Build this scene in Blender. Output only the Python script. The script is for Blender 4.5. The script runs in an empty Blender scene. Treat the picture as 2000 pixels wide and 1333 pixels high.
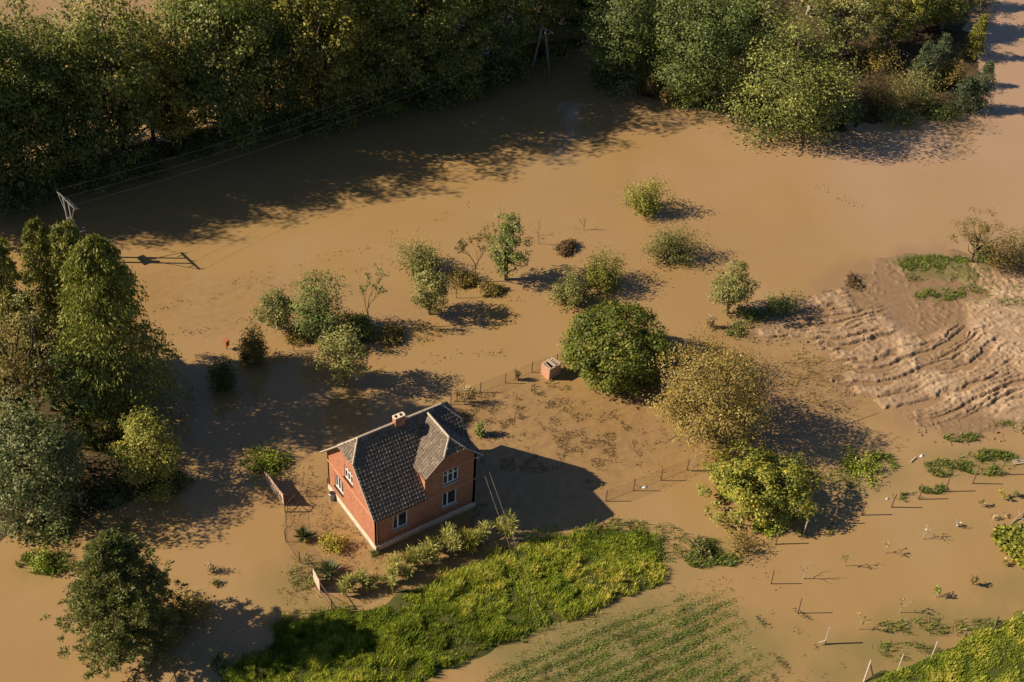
import bpy, bmesh, math, random
import numpy as np
from mathutils import Vector, Matrix
from mathutils.geometry import tessellate_polygon

# ---------------------------------------------------------------- camera, sky, sun, exposure
SC = bpy.context.scene
COL = SC.collection
F, PITCH, ROLL, YAW = 2600.2, math.radians(40.092), math.radians(3.7915), math.radians(-36.2786)
CAM = np.array([-33.5548, -62.0582, 81.7091])
FW = np.array([-math.sin(YAW)*math.cos(PITCH), math.cos(YAW)*math.cos(PITCH), -math.sin(PITCH)])
RT = np.array([math.cos(YAW), math.sin(YAW), 0.0]); UP = np.cross(RT, FW)
RR = RT*math.cos(ROLL)+UP*math.sin(ROLL); UU = -RT*math.sin(ROLL)+UP*math.cos(ROLL)
cd = bpy.data.cameras.new('camera'); cam = bpy.data.objects.new('camera', cd); COL.objects.link(cam)
cd.sensor_width = 36; cd.lens = 36*F/2000; cd.clip_end = 8000; cd.clip_start = 1
M = Matrix(((RR[0], UU[0], -FW[0], CAM[0]), (RR[1], UU[1], -FW[1], CAM[1]), (RR[2], UU[2], -FW[2], CAM[2]), (0, 0, 0, 1)))
cam.matrix_world = M
SC.camera = cam

SUN_EL, SH_AZ = math.radians(32.5), math.radians(-31.5)      # shadows run towards SH_AZ
W = bpy.data.worlds.new('World'); SC.world = W; W.use_nodes = True
wn = W.node_tree.nodes; bg = wn['Background']
sky = wn.new('ShaderNodeTexSky'); sky.sky_type = 'NISHITA'; sky.sun_disc = False
sky.sun_elevation = SUN_EL; sky.sun_rotation = math.atan2(-math.cos(SH_AZ), -math.sin(SH_AZ))
sky.air_density = 0.8; sky.dust_density = 0.5; sky.ozone_density = 3.0
W.node_tree.links.new(sky.outputs[0], bg.inputs[0]); bg.inputs[1].default_value = 0.05
sl = bpy.data.lights.new('sun', 'SUN'); sun = bpy.data.objects.new('sun', sl); COL.objects.link(sun)
sl.energy = 5.0; sl.angle = math.radians(0.5); sl.color = (1.0, 0.83, 0.62)
d = Vector((math.cos(SH_AZ)*math.cos(SUN_EL), math.sin(SH_AZ)*math.cos(SUN_EL), -math.sin(SUN_EL)))
sun.rotation_euler = d.to_track_quat('-Z', 'Y').to_euler()
SC.view_settings.view_transform = 'Standard'; SC.view_settings.look = 'None'
SC.view_settings.gamma = 1.0; SC.view_settings.use_curve_mapping = False
SC.view_settings.exposure = 0.86
SC.cycles.max_bounces = 6; SC.cycles.diffuse_bounces = 3; SC.cycles.transmission_bounces = 4

# ---------------------------------------------------------------- surveying helpers (photo pixel -> point on a level plane)
def g(px, py, z=0.0):
    v = FW+RR*(px-1000)/F+UU*(666.5-py)/F
    t = (z-CAM[2])/v[2]
    return CAM+v*t
def G(px, py, z=0.0):
    p = g(px, py, z); return Vector((float(p[0]), float(p[1]), float(z)))
def proj(P):
    D = P-CAM; dz = D@FW
    return 1000+F*(D@RR)/dz, 666.5-F*(D@UU)/dz
def scale_at(p): return F/float((np.array(p)-CAM)@FW)
def height_for(p, py):
    lo, hi = 0.0, 45.0
    for _ in range(40):
        m = (lo+hi)/2
        if proj(np.array([p[0], p[1], m]))[1] > py: lo = m
        else: hi = m
    return lo

# ---------------------------------------------------------------- noise
def _h(ix, iy, s):
    n = (ix*374761393+iy*668265263+s*1442695041) & 0x7fffffff
    n = ((n ^ (n >> 13))*1274126177) & 0x7fffffff
    return ((n ^ (n >> 16)) & 0xffff)/65535.0
def vnoise(x, y, s=0):
    x = np.asarray(x, float); y = np.asarray(y, float)
    ix = np.floor(x).astype(np.int64); iy = np.floor(y).astype(np.int64); fx = x-ix; fy = y-iy
    fx = fx*fx*(3-2*fx); fy = fy*fy*(3-2*fy)
    a = _h(ix, iy, s); b = _h(ix+1, iy, s); c = _h(ix, iy+1, s); e = _h(ix+1, iy+1, s)
    return (a*(1-fx)+b*fx)*(1-fy)+(c*(1-fx)+e*fx)*fy
def fbm(x, y, s=0, o=4):
    r = 0; a = .5; t = 0
    for i in range(o):
        r = r+a*vnoise(x, y, s+i*17); t += a; a *= .5; x = x*2.03+3.1; y = y*2.03+1.7
    return r/t
def sdf(poly, X, Y):
    """signed distance, positive inside"""
    P = np.array(poly, float); n = len(P); dmin = np.full(X.shape, 1e9); ins = np.zeros(X.shape, bool)
    for i in range(n):
        a = P[i]; b = P[(i+1) % n]; e = b-a
        wx = X-a[0]; wy = Y-a[1]
        t = np.clip((wx*e[0]+wy*e[1])/(e@e+1e-12), 0, 1)
        dmin = np.minimum(dmin, np.hypot(wx-t*e[0], wy-t*e[1]))
        c = ((a[1] > Y) != (b[1] > Y)) & (X < (b[0]-a[0])*(Y-a[1])/((b[1]-a[1]) if b[1] != a[1] else 1e-9)+a[0])
        ins ^= c
    return np.where(ins, dmin, -dmin)
def wpoly(pts): return [tuple(g(*p)[:2]) for p in pts]
def sstep(x, a, b):
    t = np.clip((x-a)/(b-a), 0, 1); return t*t*(3-2*t)

# ---------------------------------------------------------------- object helpers
def tag(o, label=None, cat=None, group=None, kind=None):
    if label: o['label'] = label
    if cat: o['category'] = cat
    if group: o['group'] = group
    if kind: o['kind'] = kind
    return o
def empty(name, loc, rz=0.0):
    o = bpy.data.objects.new(name, None); o.location = loc; o.rotation_euler = (0, 0, rz); o.empty_display_size = .3
    COL.objects.link(o); return o
def link(name, mesh, parent=None, mat=None):
    if mat is not None and not mesh.materials: mesh.materials.append(mat)
    o = bpy.data.objects.new(name, mesh); COL.objects.link(o)
    if parent is not None: o.parent = parent
    return o
def np_mesh(name, V, Fc, attrs=None, smooth=False, face_attrs=None):
    """V (n,3), Fc (m,k) of one face size"""
    me = bpy.data.meshes.new(name); V = np.asarray(V, np.float32); Fc = np.asarray(Fc, np.int32)
    n, k = Fc.shape
    me.vertices.add(len(V)); me.vertices.foreach_set('co', V.ravel())
    me.loops.add(n*k); me.loops.foreach_set('vertex_index', Fc.ravel())
    me.polygons.add(n); me.polygons.foreach_set('loop_start', np.arange(0, n*k, k, dtype=np.int32))
    me.polygons.foreach_set('loop_total', np.full(n, k, np.int32))
    if smooth: me.polygons.foreach_set('use_smooth', np.ones(n, bool))
    me.update(calc_edges=True)
    for a, arr in (attrs or {}).items():
        at = me.attributes.new(a, 'FLOAT', 'POINT'); at.data.foreach_set('value', np.asarray(arr, np.float32))
    for a, arr in (face_attrs or {}).items():
        at = me.attributes.new(a, 'FLOAT', 'FACE'); at.data.foreach_set('value', np.asarray(arr, np.float32))
    return me
class MB:
    """collects boxes and prisms and tubes into one mesh"""
    def __init__(s): s.v = []; s.f = []
    def add(s, vs, fs):
        b = len(s.v); s.v += [tuple(p) for p in vs]; s.f += [tuple(i+b for i in f) for f in fs]; return s
    def box(s, c, d, rz=0.0, tilt=None):
        hx, hy, hz = d[0]/2, d[1]/2, d[2]/2
        m = Matrix.Rotation(rz, 3, 'Z')
        if tilt is not None: m = m @ tilt
        vs = [Vector(c)+m @ Vector((x*hx, y*hy, z*hz)) for x in (-1, 1) for y in (-1, 1) for z in (-1, 1)]
        return s.add(vs, [(0, 1, 3, 2), (4, 6, 7, 5), (0, 4, 5, 1), (2, 3, 7, 6), (0, 2, 6, 4), (1, 5, 7, 3)])
    def tube(s, pts, rad, n=6, cap=True):
        pts = [Vector(p) for p in pts]
        if not hasattr(rad, '__len__'): rad = [rad]*len(pts)
        b = len(s.v)
        for i, p in enumerate(pts):
            t = (pts[min(i+1, len(pts)-1)]-pts[max(i-1, 0)]).normalized()
            a = t.cross(Vector((0, 0, 1)) if abs(t.z) < .9 else Vector((1, 0, 0))).normalized(); c = t.cross(a)
            for k in range(n):
                q = 2*math.pi*k/n; s.v.append(tuple(p+a*math.cos(q)*rad[i]+c*math.sin(q)*rad[i]))
        for i in range(len(pts)-1):
            for k in range(n):
                s.f.append((b+i*n+k, b+i*n+(k+1) % n, b+(i+1)*n+(k+1) % n, b+(i+1)*n+k))
        if cap:
            s.f.append(tuple(b+k for k in range(n))[::-1]); s.f.append(tuple(b+(len(pts)-1)*n+k for k in range(n)))
        return s
    def slab(s, poly, nrm, th):
        """polygon extruded by th against nrm"""
        n = len(poly); nv = Vector(nrm).normalized(); P = [Vector(p) for p in poly]
        vs = P+[p-nv*th for p in P]
        fs = [tuple(range(n)), tuple(range(2*n-1, n-1, -1))]+[(i, i+n, (i+1) % n+n, (i+1) % n) for i in range(n)]
        return s.add(vs, fs)
    def mesh(s, name, smooth=False):
        me = bpy.data.meshes.new(name); me.from_pydata(s.v, [], s.f); me.update()
        if smooth: me.polygons.foreach_set('use_smooth', np.ones(len(me.polygons), bool))
        return me
    def build(s, name, mat, parent=None, smooth=False, loc=None):
        me = s.mesh(name, smooth)
        bm = bmesh.new(); bm.from_mesh(me); bmesh.ops.recalc_face_normals(bm, faces=bm.faces); bm.to_mesh(me); bm.free()
        o = link(name, me, parent, mat)
        if loc is not None: o.location = loc
        return o

# ---------------------------------------------------------------- materials
def mat(name):
    m = bpy.data.materials.new(name); m.use_nodes = True; nt = m.node_tree
    return m, nt, nt.nodes['Principled BSDF'], nt.nodes['Material Output']
def N(nt, t, **k):
    n = nt.nodes.new(t)
    for a, b in k.items(): setattr(n, a, b)
    return n
def mixrgb(nt, fac, a, b, blend='MIX'):
    n = N(nt, 'ShaderNodeMix', data_type='RGBA', blend_type=blend)
    for s, v in ((0, fac), (6, a), (7, b)):
        if hasattr(v, 'links') or hasattr(v, 'is_linked'): nt.links.new(v, n.inputs[s])
        elif s == 0: n.inputs[0].default_value = v
        else: n.inputs[s].default_value = (*v, 1)
    return n.outputs[2]
def noise(nt, scale, detail=4, rough=.55, vec=None, dist=0.0):
    n = N(nt, 'ShaderNodeTexNoise'); n.inputs['Scale'].default_value = scale; n.inputs['Detail'].default_value = detail
    n.inputs['Roughness'].default_value = rough; n.inputs['Distortion'].default_value = dist
    if vec is not None: nt.links.new(vec, n.inputs['Vector'])
    return n.outputs['Fac']
def coords(nt, scale=(1, 1, 1), which='Object', rot=(0, 0, 0)):
    t = N(nt, 'ShaderNodeTexCoord'); mp = N(nt, 'ShaderNodeMapping'); mp.inputs['Scale'].default_value = scale
    mp.inputs['Rotation'].default_value = rot
    nt.links.new(t.outputs[which], mp.inputs['Vector']); return mp.outputs[0]
def ramp(nt, fac, stops):
    r = N(nt, 'ShaderNodeValToRGB'); e = r.color_ramp.elements
    while len(e) < len(stops): e.new(.5)
    for el, (p, c) in zip(e, stops): el.position = p; el.color = (*c, 1) if len(c) == 3 else c
    nt.links.new(fac, r.inputs[0]); return r.outputs[0]
def bump(nt, h, bs, strength=.3, dist=.05):
    b = N(nt, 'ShaderNodeBump'); b.inputs['Strength'].default_value = strength; b.inputs['Distance'].default_value = dist
    nt.links.new(h, b.inputs['Height']); nt.links.new(b.outputs[0], bs.inputs['Normal'])
def attr(nt, name):
    a = N(nt, 'ShaderNodeAttribute', attribute_name=name); return a.outputs['Fac']
def mth(nt, op, a, b=0.0, clamp=False):
    n = N(nt, 'ShaderNodeMath', operation=op, use_clamp=clamp)
    for i, v in enumerate((a, b)):
        if hasattr(v, 'is_linked'): nt.links.new(v, n.inputs[i])
        else: n.inputs[i].default_value = v
    return n.outputs[0]

def plain(name, c, rough=.7, spec=.3, var=.25, scale=6, metal=0):
    m, nt, bs, out = mat(name)
    f = noise(nt, scale, 5, .6, coords(nt))
    c2 = tuple(x*(1-var) for x in c); c1 = tuple(min(1, x*(1+var)) for x in c)
    nt.links.new(ramp(nt, f, [(.3, c2), (.7, c1)]), bs.inputs['Base Color'])
    bs.inputs['Roughness'].default_value = rough; bs.inputs['Specular IOR Level'].default_value = spec; bs.inputs['Metallic'].default_value = metal
    bump(nt, f, bs, .3, .02)
    return m

def leaf_mat(name, dark, mid, light, accent=None, transl=.22, acc=.9):
    """v = per-leaf tone stored on the mesh"""
    m, nt, bs, out = mat(name); nt.nodes.remove(bs)
    v = attr(nt, 'v')
    oi = N(nt, 'ShaderNodeObjectInfo')
    v2 = mth(nt, 'ADD', v, mth(nt, 'MULTIPLY', mth(nt, 'SUBTRACT', oi.outputs['Random'], .5), .34))
    stops = [(0.0, dark), (.5, mid), (.85 if accent else 1.0, light)]
    if accent: stops.append((1.0, accent))
    c = ramp(nt, v2, stops)
    df = N(nt, 'ShaderNodeBsdfDiffuse'); tr = N(nt, 'ShaderNodeBsdfTranslucent'); mx = N(nt, 'ShaderNodeMixShader'); mx.inputs[0].default_value = transl
    gl = N(nt, 'ShaderNodeBsdfGlossy'); gl.inputs['Roughness'].default_value = .5; gl.inputs['Color'].default_value = (1, 1, 1, 1); mg = N(nt, 'ShaderNodeMixShader'); mg.inputs[0].default_value = .015
    nt.links.new(c, df.inputs[0]); nt.links.new(mixrgb(nt, .5, c, (.25, .3, .03), 'MIX'), tr.inputs[0])
    nt.links.new(df.outputs[0], mx.inputs[1]); nt.links.new(tr.outputs[0], mx.inputs[2])
    nt.links.new(mx.outputs[0], mg.inputs[1]); nt.links.new(gl.outputs[0], mg.inputs[2])
    nt.links.new(mg.outputs[0], out.inputs[0])
    return m

L = {}
L['oak'] = leaf_mat('oak_leaves', (0.0366, 0.0532, 0.0133), (0.112, 0.143, 0.0315), (0.246, 0.256, 0.049), (0.419, 0.285, 0.0476))
L['oak_yellow'] = leaf_mat('oak_leaves_turning', (0.0582, 0.0666, 0.0133), (0.202, 0.192, 0.0337), (0.445, 0.333, 0.049), (0.515, 0.324, 0.038))
L['linden'] = leaf_mat('linden_leaves', (0.0455, 0.065, 0.0156), (0.158, 0.185, 0.0439), (0.33, 0.322, 0.0784), (0.386, 0.342, 0.104))
L['linden_dark'] = leaf_mat('broad_leaves_dark', (0.0325, 0.052, 0.0156), (0.105, 0.14, 0.0351), (0.227, 0.252, 0.0696))
L['larch'] = leaf_mat('larch_needles', (.055, .065, .014), (.16, .18, .03), (.27, .275, .05), (.33, .31, .06))
L['birch'] = leaf_mat('birch_leaves', (0.065, 0.0715, 0.0156), (0.228, 0.228, 0.0386), (0.383, 0.348, 0.061), (0.446, 0.356, 0.0594))
L['rust'] = leaf_mat('rusty_leaves', (0.052, 0.0455, 0.0156), (0.176, 0.132, 0.0351), (0.295, 0.209, 0.061))
L['pine'] = leaf_mat('pine_needles', (.025, .038, .014), (.10, .12, .035), (.22, .22, .065))
L['spruce'] = leaf_mat('spruce_needles', (0.026, 0.0416, 0.0234), (0.0878, 0.119, 0.0614), (0.174, 0.209, 0.087))
L['olive'] = leaf_mat('olive_leaves', (0.065, 0.0676, 0.0234), (0.193, 0.193, 0.0562), (0.348, 0.322, 0.104))
L['green'] = leaf_mat('orchard_leaves', (0.0455, 0.0715, 0.0182), (0.15, 0.193, 0.0456), (0.295, 0.313, 0.087))
L['gold'] = leaf_mat('yellow_leaves', (0.091, 0.078, 0.013), (0.351, 0.29, 0.0351), (0.592, 0.47, 0.0696))
L['tan'] = leaf_mat('tan_leaves', (0.078, 0.0585, 0.0208), (0.263, 0.193, 0.0527), (0.418, 0.313, 0.087))
L['walnut'] = leaf_mat('walnut_leaves', (.022, .04, .008), (.085, .11, .016), (.20, .21, .028), (.34, .28, .03))
L['maple'] = leaf_mat('maple_leaves', (0.0455, 0.065, 0.013), (0.211, 0.228, 0.0316), (0.418, 0.348, 0.0487), (0.475, 0.342, 0.0446))
L['grey'] = leaf_mat('grey_green_leaves', (.035, .05, .018), (.11, .135, .05), (.24, .25, .10))
L['grass'] = leaf_mat('grass_blades', (.07, .115, .012), (.23, .30, .028), (.42, .44, .055), (.58, .5, .1), .3)
L['crop'] = leaf_mat('crop_leaves', (.07, .10, .022), (.18, .22, .045), (.32, .32, .08))
L['plume'] = leaf_mat('plume_leaves', (.12, .13, .03), (.36, .35, .09), (.62, .56, .2))
L['weed'] = leaf_mat('weed_stems', (.05, .05, .02), (.10, .095, .035), (.17, .15, .06))
L['debris'] = leaf_mat('drowned_stems', (.05, .032, .016), (.15, .095, .045), (.3, .2, .1))
L['weedgreen'] = leaf_mat('weed_leaves', (.05, .075, .012), (.16, .2, .03), (.30, .31, .06))
L['straw'] = leaf_mat('straw', (.2, .14, .07), (.42, .3, .16), (.6, .46, .27))
L['yucca'] = leaf_mat('yucca_leaves', (.015, .03, .015), (.05, .08, .035), (.2, .24, .13))
L['white'] = leaf_mat('pale_leaves', (.3, .28, .2), (.5, .47, .36), (.65, .6, .5))

BARK = plain('bark', (.10, .075, .05), .9, .1, .4, 8)
BARKP = plain('bark_pale', (.3, .25, .19), .85, .1, .35, 8)
TWIG = plain('twigs', (.13, .095, .06), .9, .1, .3, 12)
POSTW = plain('weathered_wood', (.13, .09, .06), .9, .1, .3, 14)
POSTL = plain('pale_wood', (.36, .295, .23), .85, .15, .2, 14)
BOARD = plain('painted_board', (.42, .3, .23), .7, .25, .25, 9)
STEEL = plain('rusty_steel', (.12, .06, .04), .7, .3, .3, 20)
CONC = plain('concrete', (.42, .37, .3), .9, .2, .25, 5)
CONCP = plain('pole_concrete', (.20, .175, .15), .85, .2, .2, 5)
WHITE = plain('white_paint', (.68, .67, .65), .45, .4, .05, 3)
METAL = plain('galvanised', (.28, .27, .26), .4, .5, .15, 8, .6)
DARKM = plain('black_rubber', (.02, .02, .02), .6, .3, .2, 8)
WIREM = plain('wire_metal', (.3, .26, .19), .6, .2, .1, 5)
MESHW = plain('fence_wire', (.10, .065, .045), .6, .3, .2, 9)

def water_mat():
    m, nt, bs, out = mat('muddy_water')
    co = coords(nt)
    n1 = noise(nt, .03, 6, .62, coords(nt, (1, .55, 1), rot=(0, 0, .5)), 1.4); n2 = noise(nt, .35, 5, .6, co)
    c = ramp(nt, n1, [(.34, (.268, .170, .066)), (.5, (.285, .186, .080)), (.66, (.30, .202, .10))])
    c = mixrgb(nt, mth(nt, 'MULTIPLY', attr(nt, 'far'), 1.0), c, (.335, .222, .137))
    c = mixrgb(nt, mth(nt, 'MULTIPLY', attr(nt, 'brown'), mth(nt, 'MULTIPLY', 2.2, ramp(nt, noise(nt, .9, 9, .72, coords(nt, (1, 1.6, 1))), [(.4, (.1, .1, .1)), (.62, (1, 1, 1))])), True), c, (.19, .115, .055))
    c = mixrgb(nt, mth(nt, 'MULTIPLY', attr(nt, 'green'), mth(nt, 'ADD', .3, n2), True), c, (.155, .135, .05))
    c = mixrgb(nt, mth(nt, 'MULTIPLY', attr(nt, 'mud'), 1.0, True), c, (.21, .135, .075))
    nt.links.new(c, bs.inputs['Base Color'])
    bs.inputs['Roughness'].default_value = .06; bs.inputs['IOR'].default_value = 1.33; bs.inputs['Specular IOR Level'].default_value = .9
    rip = N(nt, 'ShaderNodeTexWave', wave_type='BANDS', wave_profile='SIN'); rip.inputs['Scale'].default_value = .55
    rip.inputs['Distortion'].default_value = 9; rip.inputs['Detail'].default_value = 3; rip.inputs['Detail Scale'].default_value = 1.5
    nt.links.new(coords(nt, rot=(0, 0, .6)), rip.inputs['Vector'])
    h = mth(nt, 'ADD', mth(nt, 'MULTIPLY', rip.outputs['Fac'], .35), mth(nt, 'MULTIPLY', noise(nt, 2.2, 4, .6, co), .9))
    b = N(nt, 'ShaderNodeBump'); b.inputs['Strength'].default_value = .10; b.inputs['Distance'].default_value = .03
    nt.links.new(h, b.inputs['Height']); nt.links.new(b.outputs[0], bs.inputs['Normal'])
    return m
WATER = water_mat()
def soil_mat(name, a, b, c):
    m, nt, bs, out = mat(name); co = coords(nt)
    f = noise(nt, .9, 8, .68, co); f2 = noise(nt, 9, 5, .7, co)
    nt.links.new(mixrgb(nt, .35, ramp(nt, f, [(.3, a), (.5, b), (.72, c)]), ramp(nt, f2, [(.3, a), (.7, c)])), bs.inputs['Base Color'])
    bs.inputs['Roughness'].default_value = .95; bs.inputs['Specular IOR Level'].default_value = .1
    bump(nt, f2, bs, .6, .06); return m
SOIL_GREEN = soil_mat('grassy_soil', (.03, .04, .01), (.06, .065, .018), (.10, .09, .03))
SOIL_DARK = soil_mat('litter_soil', (.035, .026, .014), (.07, .05, .026), (.12, .085, .042))
SOIL_BED = soil_mat('drowned_field_soil', (.10, .07, .035), (.16, .11, .055), (.2, .14, .07))
def mud_mat():
    m, nt, bs, out = mat('ridged_mud'); co = coords(nt)
    f = noise(nt, 1.4, 8, .7, co); f2 = noise(nt, 12, 5, .7, co)
    wet = ramp(nt, f, [(.3, (.145, .09, .048)), (.7, (.25, .162, .083))])
    dry = ramp(nt, f, [(.3, (.27, .185, .105)), (.7, (.50, .365, .235))])
    c = mixrgb(nt, attr(nt, 'dry'), wet, dry)
    c = mixrgb(nt, attr(nt, 'veg'), c, ramp(nt, f2, [(.3, (.05, .06, .015)), (.7, (.16, .15, .04))]))
    c = mixrgb(nt, .25, c, ramp(nt, f2, [(.35, (.11, .066, .038)), (.65, (.42, .29, .19))]))
    nt.links.new(c, bs.inputs['Base Color'])
    r = mth(nt, 'ADD', .45, mth(nt, 'MULTIPLY', attr(nt, 'dry'), .5)); nt.links.new(r, bs.inputs['Roughness'])
    bs.inputs['Specular IOR Level'].default_value = .25
    bump(nt, mth(nt, 'ADD', f2, f), bs, .6, .05); return m
MUD = mud_mat()
def brick_mat(name, base, dark, mortar, axis):
    m, nt, bs, out = mat(name)
    t = N(nt, 'ShaderNodeTexCoord'); sp = N(nt, 'ShaderNodeSeparateXYZ'); cb = N(nt, 'ShaderNodeCombineXYZ')
    nt.links.new(t.outputs['Object'], sp.inputs[0]); nt.links.new(sp.outputs[axis], cb.inputs[0]); nt.links.new(sp.outputs[2], cb.inputs[1])
    br = N(nt, 'ShaderNodeTexBrick'); nt.links.new(cb.outputs[0], br.inputs['Vector'])
    br.inputs['Scale'].default_value = 1; br.inputs['Brick Width'].default_value = .27; br.inputs['Row Height'].default_value = .085
    br.inputs['Mortar Size'].default_value = .009; br.inputs['Bias'].default_value = -.1
    br.inputs['Color1'].default_value = (*base, 1); br.inputs['Color2'].default_value = (*dark, 1); br.inputs['Mortar'].default_value = (*mortar, 1)
    f = noise(nt, 1.3, 7, .7, t.outputs['Object']); f3 = noise(nt, 14, 3, .7, t.outputs['Object'])
    c = mixrgb(nt, mth(nt, 'MULTIPLY', ramp(nt, f, [(.5, (0, 0, 0)), (.75, (1, 1, 1))]), .3), br.outputs['Color'], (.5, .32, .2))
    c = mixrgb(nt, mth(nt, 'MULTIPLY', ramp(nt, f3, [(.5, (0, 0, 0)), (.62, (1, 1, 1))]), .35), c, (.17, .07, .045))
    nt.links.new(c, bs.inputs['Base Color']); bs.inputs['Roughness'].default_value = .9; bs.inputs['Specular IOR Level'].default_value = .15
    inv = mth(nt, 'SUBTRACT', 1.0, br.outputs['Fac']); bump(nt, inv, bs, .6, .015); return m
BRX = brick_mat('red_brick_front', (.42, .15, .075), (.23, .08, .048), (.38, .26, .175), 0)
BRY = brick_mat('red_brick_side', (.42, .15, .075), (.23, .08, .048), (.38, .26, .175), 1)
TRIM = plain('pale_brick_band', (.44, .22, .12), .9, .15, .3, 9)
PLINTH = plain('plinth_render', (.52, .44, .35), .9, .2, .22, 2.2)
def tide(m, z0, z1, c):
    nt = m.node_tree; bs = nt.nodes['Principled BSDF']; src = bs.inputs['Base Color'].links[0].from_socket
    t = N(nt, 'ShaderNodeTexCoord'); sp = N(nt, 'ShaderNodeSeparateXYZ'); nt.links.new(t.outputs['Object'], sp.inputs[0])
    zz = mth(nt, 'ADD', sp.outputs[2], mth(nt, 'MULTIPLY', mth(nt, 'SUBTRACT', noise(nt, 1.5, 4, .6, t.outputs['Object']), .5), .35))
    mr = N(nt, 'ShaderNodeMapRange'); mr.inputs['From Min'].default_value = z0; mr.inputs['From Max'].default_value = z1; mr.inputs['To Min'].default_value = .85; mr.inputs['To Max'].default_value = 0
    nt.links.new(zz, mr.inputs['Value']); nt.links.new(mixrgb(nt, mr.outputs[0], src, c), bs.inputs['Base Color'])
tide(PLINTH, .12, .34, (.22, .15, .09)); tide(BRX, .7, 1.5, (.22, .10, .06)); tide(BRY, .7, 1.3, (.27, .13, .075))
def tile_mat():
    m, nt, bs, out = mat('lichened_tile'); co = coords(nt)
    v = attr(nt, 'v'); f = noise(nt, 7, 5, .75, co)
    c = ramp(nt, v, [(0, (.085, .066, .052)), (.6, (.115, .09, .07)), (1, (.17, .135, .10))])
    c = mixrgb(nt, ramp(nt, f, [(.52, (0, 0, 0)), (.68, (1, 1, 1))]), c, (.34, .29, .21))
    nt.links.new(c, bs.inputs['Base Color']); bs.inputs['Roughness'].default_value = .85; bs.inputs['Specular IOR Level'].default_value = .2
    bump(nt, f, bs, .4, .02); return m
TILE = tile_mat()
CAPM = plain('ridge_mortar', (.42, .35, .27), .9, .1, .3, 9)
def glass_mat():
    m, nt, bs, out = mat('window_glass'); co = coords(nt)
    nt.links.new(ramp(nt, noise(nt, 1.6, 3, .6, co), [(.35, (.012, .014, .018)), (.7, (.07, .075, .085))]), bs.inputs['Base Color'])
    bs.inputs['Roughness'].default_value = .06; return m
GLASS = glass_mat()

# ---------------------------------------------------------------- ground and water
lawn = wpoly([(425, 1345), (440, 1310), (530, 1250), (528, 1212), (590, 1200), (655, 1192), (712, 1192), (755, 1175), (775, 1155), (840, 1145), (892, 1114), (976, 1077), (1012, 1052),
              (1096, 1041), (1172, 1035), (1256, 1033), (1281, 1044), (1296, 1085), (1298, 1114), (1295, 1142), (1200, 1173), (1152, 1198), (1060, 1231), (990, 1257), (920, 1293), (850, 1324), (800, 1350), (700, 1440), (400, 1460)])
bank = wpoly([(1690, 1345), (1752, 1312), (1818, 1287), (1870, 1260), (1939, 1234), (2000, 1203), (2120, 1150), (2350, 1300), (2200, 1560), (1600, 1500)])
mudp = wpoly([(1400, 648), (1450, 622), (1500, 600), (1580, 578), (1625, 556), (1650, 538), (1700, 512), (1760, 492), (1850, 486), (1900, 500), (2100, 500), (2300, 560), (2400, 900), (2060, 835), (1990, 845), (1930, 860), (1860, 868), (1800, 840), (1725, 800), (1690, 770), (1640, 755), (1640, 725), (1600, 690), (1540, 678), (1480, 660)])
fieldp = wpoly([(900, 1350), (1010, 1268), (1150, 1213), (1280, 1168), (1330, 1150), (1430, 1150), (1450, 1190), (1490, 1260), (1530, 1350), (1300, 1500), (900, 1450)])
gardenp = wpoly([(900, 775), (1090, 712), (1120, 740), (1290, 790), (1400, 880), (1190, 985), (1100, 1040), (960, 1050), (660, 1185), (560, 1060), (560, 930), (640, 890)])
woodp = wpoly([(-600, 490), (-300, 440), (-100, 405), (60, 378), (194, 345), (320, 312), (446, 280), (570, 255), (695, 231), (800, 205), (917, 180), (1000, 158), (1060, 120), (1160, 95), (1150, 70), (1050, 80), (900, 130), (690, 190), (440, 235), (190, 300), (-100, 350), (-600, 420)])
islep = wpoly([(1180, 150), (1250, 185), (1330, 220), (1440, 232), (1500, 262), (1600, 268), (1700, 245), (1820, 235), (1930, 214), (1930, 120), (1905, 60), (1890, 20), (1700, -60), (1300, -60), (1180, 60)])
westp = wpoly([(-200, 1085), (-60, 1085), (40, 1068), (110, 1040), (200, 1005), (300, 960), (345, 920), (320, 860), (310, 820), (270, 800), (150, 720), (60, 600), (0, 520), (-200, 480)])

def grid(x0, x1, y0, y1, step):
    xs = np.arange(x0, x1+step, step); ys = np.arange(y0, y1+step, step); X, Y = np.meshgrid(xs, ys, indexing='ij'); return X, Y
def grid_faces(nx, ny, keep=None):
    i, j = np.meshgrid(np.arange(nx-1), np.arange(ny-1), indexing='ij'); a = i*ny+j
    Fc = np.stack([a, a+ny, a+ny+1, a+1], -1).reshape(-1, 4)
    if keep is not None: Fc = Fc[keep.ravel()[Fc].any(1)]
    return Fc
def compact(V, Fc, attrs):
    u, inv = np.unique(Fc.ravel(), return_inverse=True)
    return V[u], inv.reshape(Fc.shape), {k: a[u] for k, a in attrs.items()}

# one sheet of ground out to the horizon, under the flood
xs = np.concatenate([[-3000, -1200, -500], np.arange(-200, 321, 20), [600, 1300, 3000]]); X, Y = np.meshgrid(xs, xs, indexing='ij')
V = np.stack([X, Y, -1.6+.3*fbm(X*.03, Y*.03, 5)], -1).reshape(-1, 3)
tag(link('ground', np_mesh('ground', V, grid_faces(len(xs), len(xs)), smooth=True), mat=SOIL_BED), 'drowned brown field floor under the flood water', kind='structure')

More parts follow.
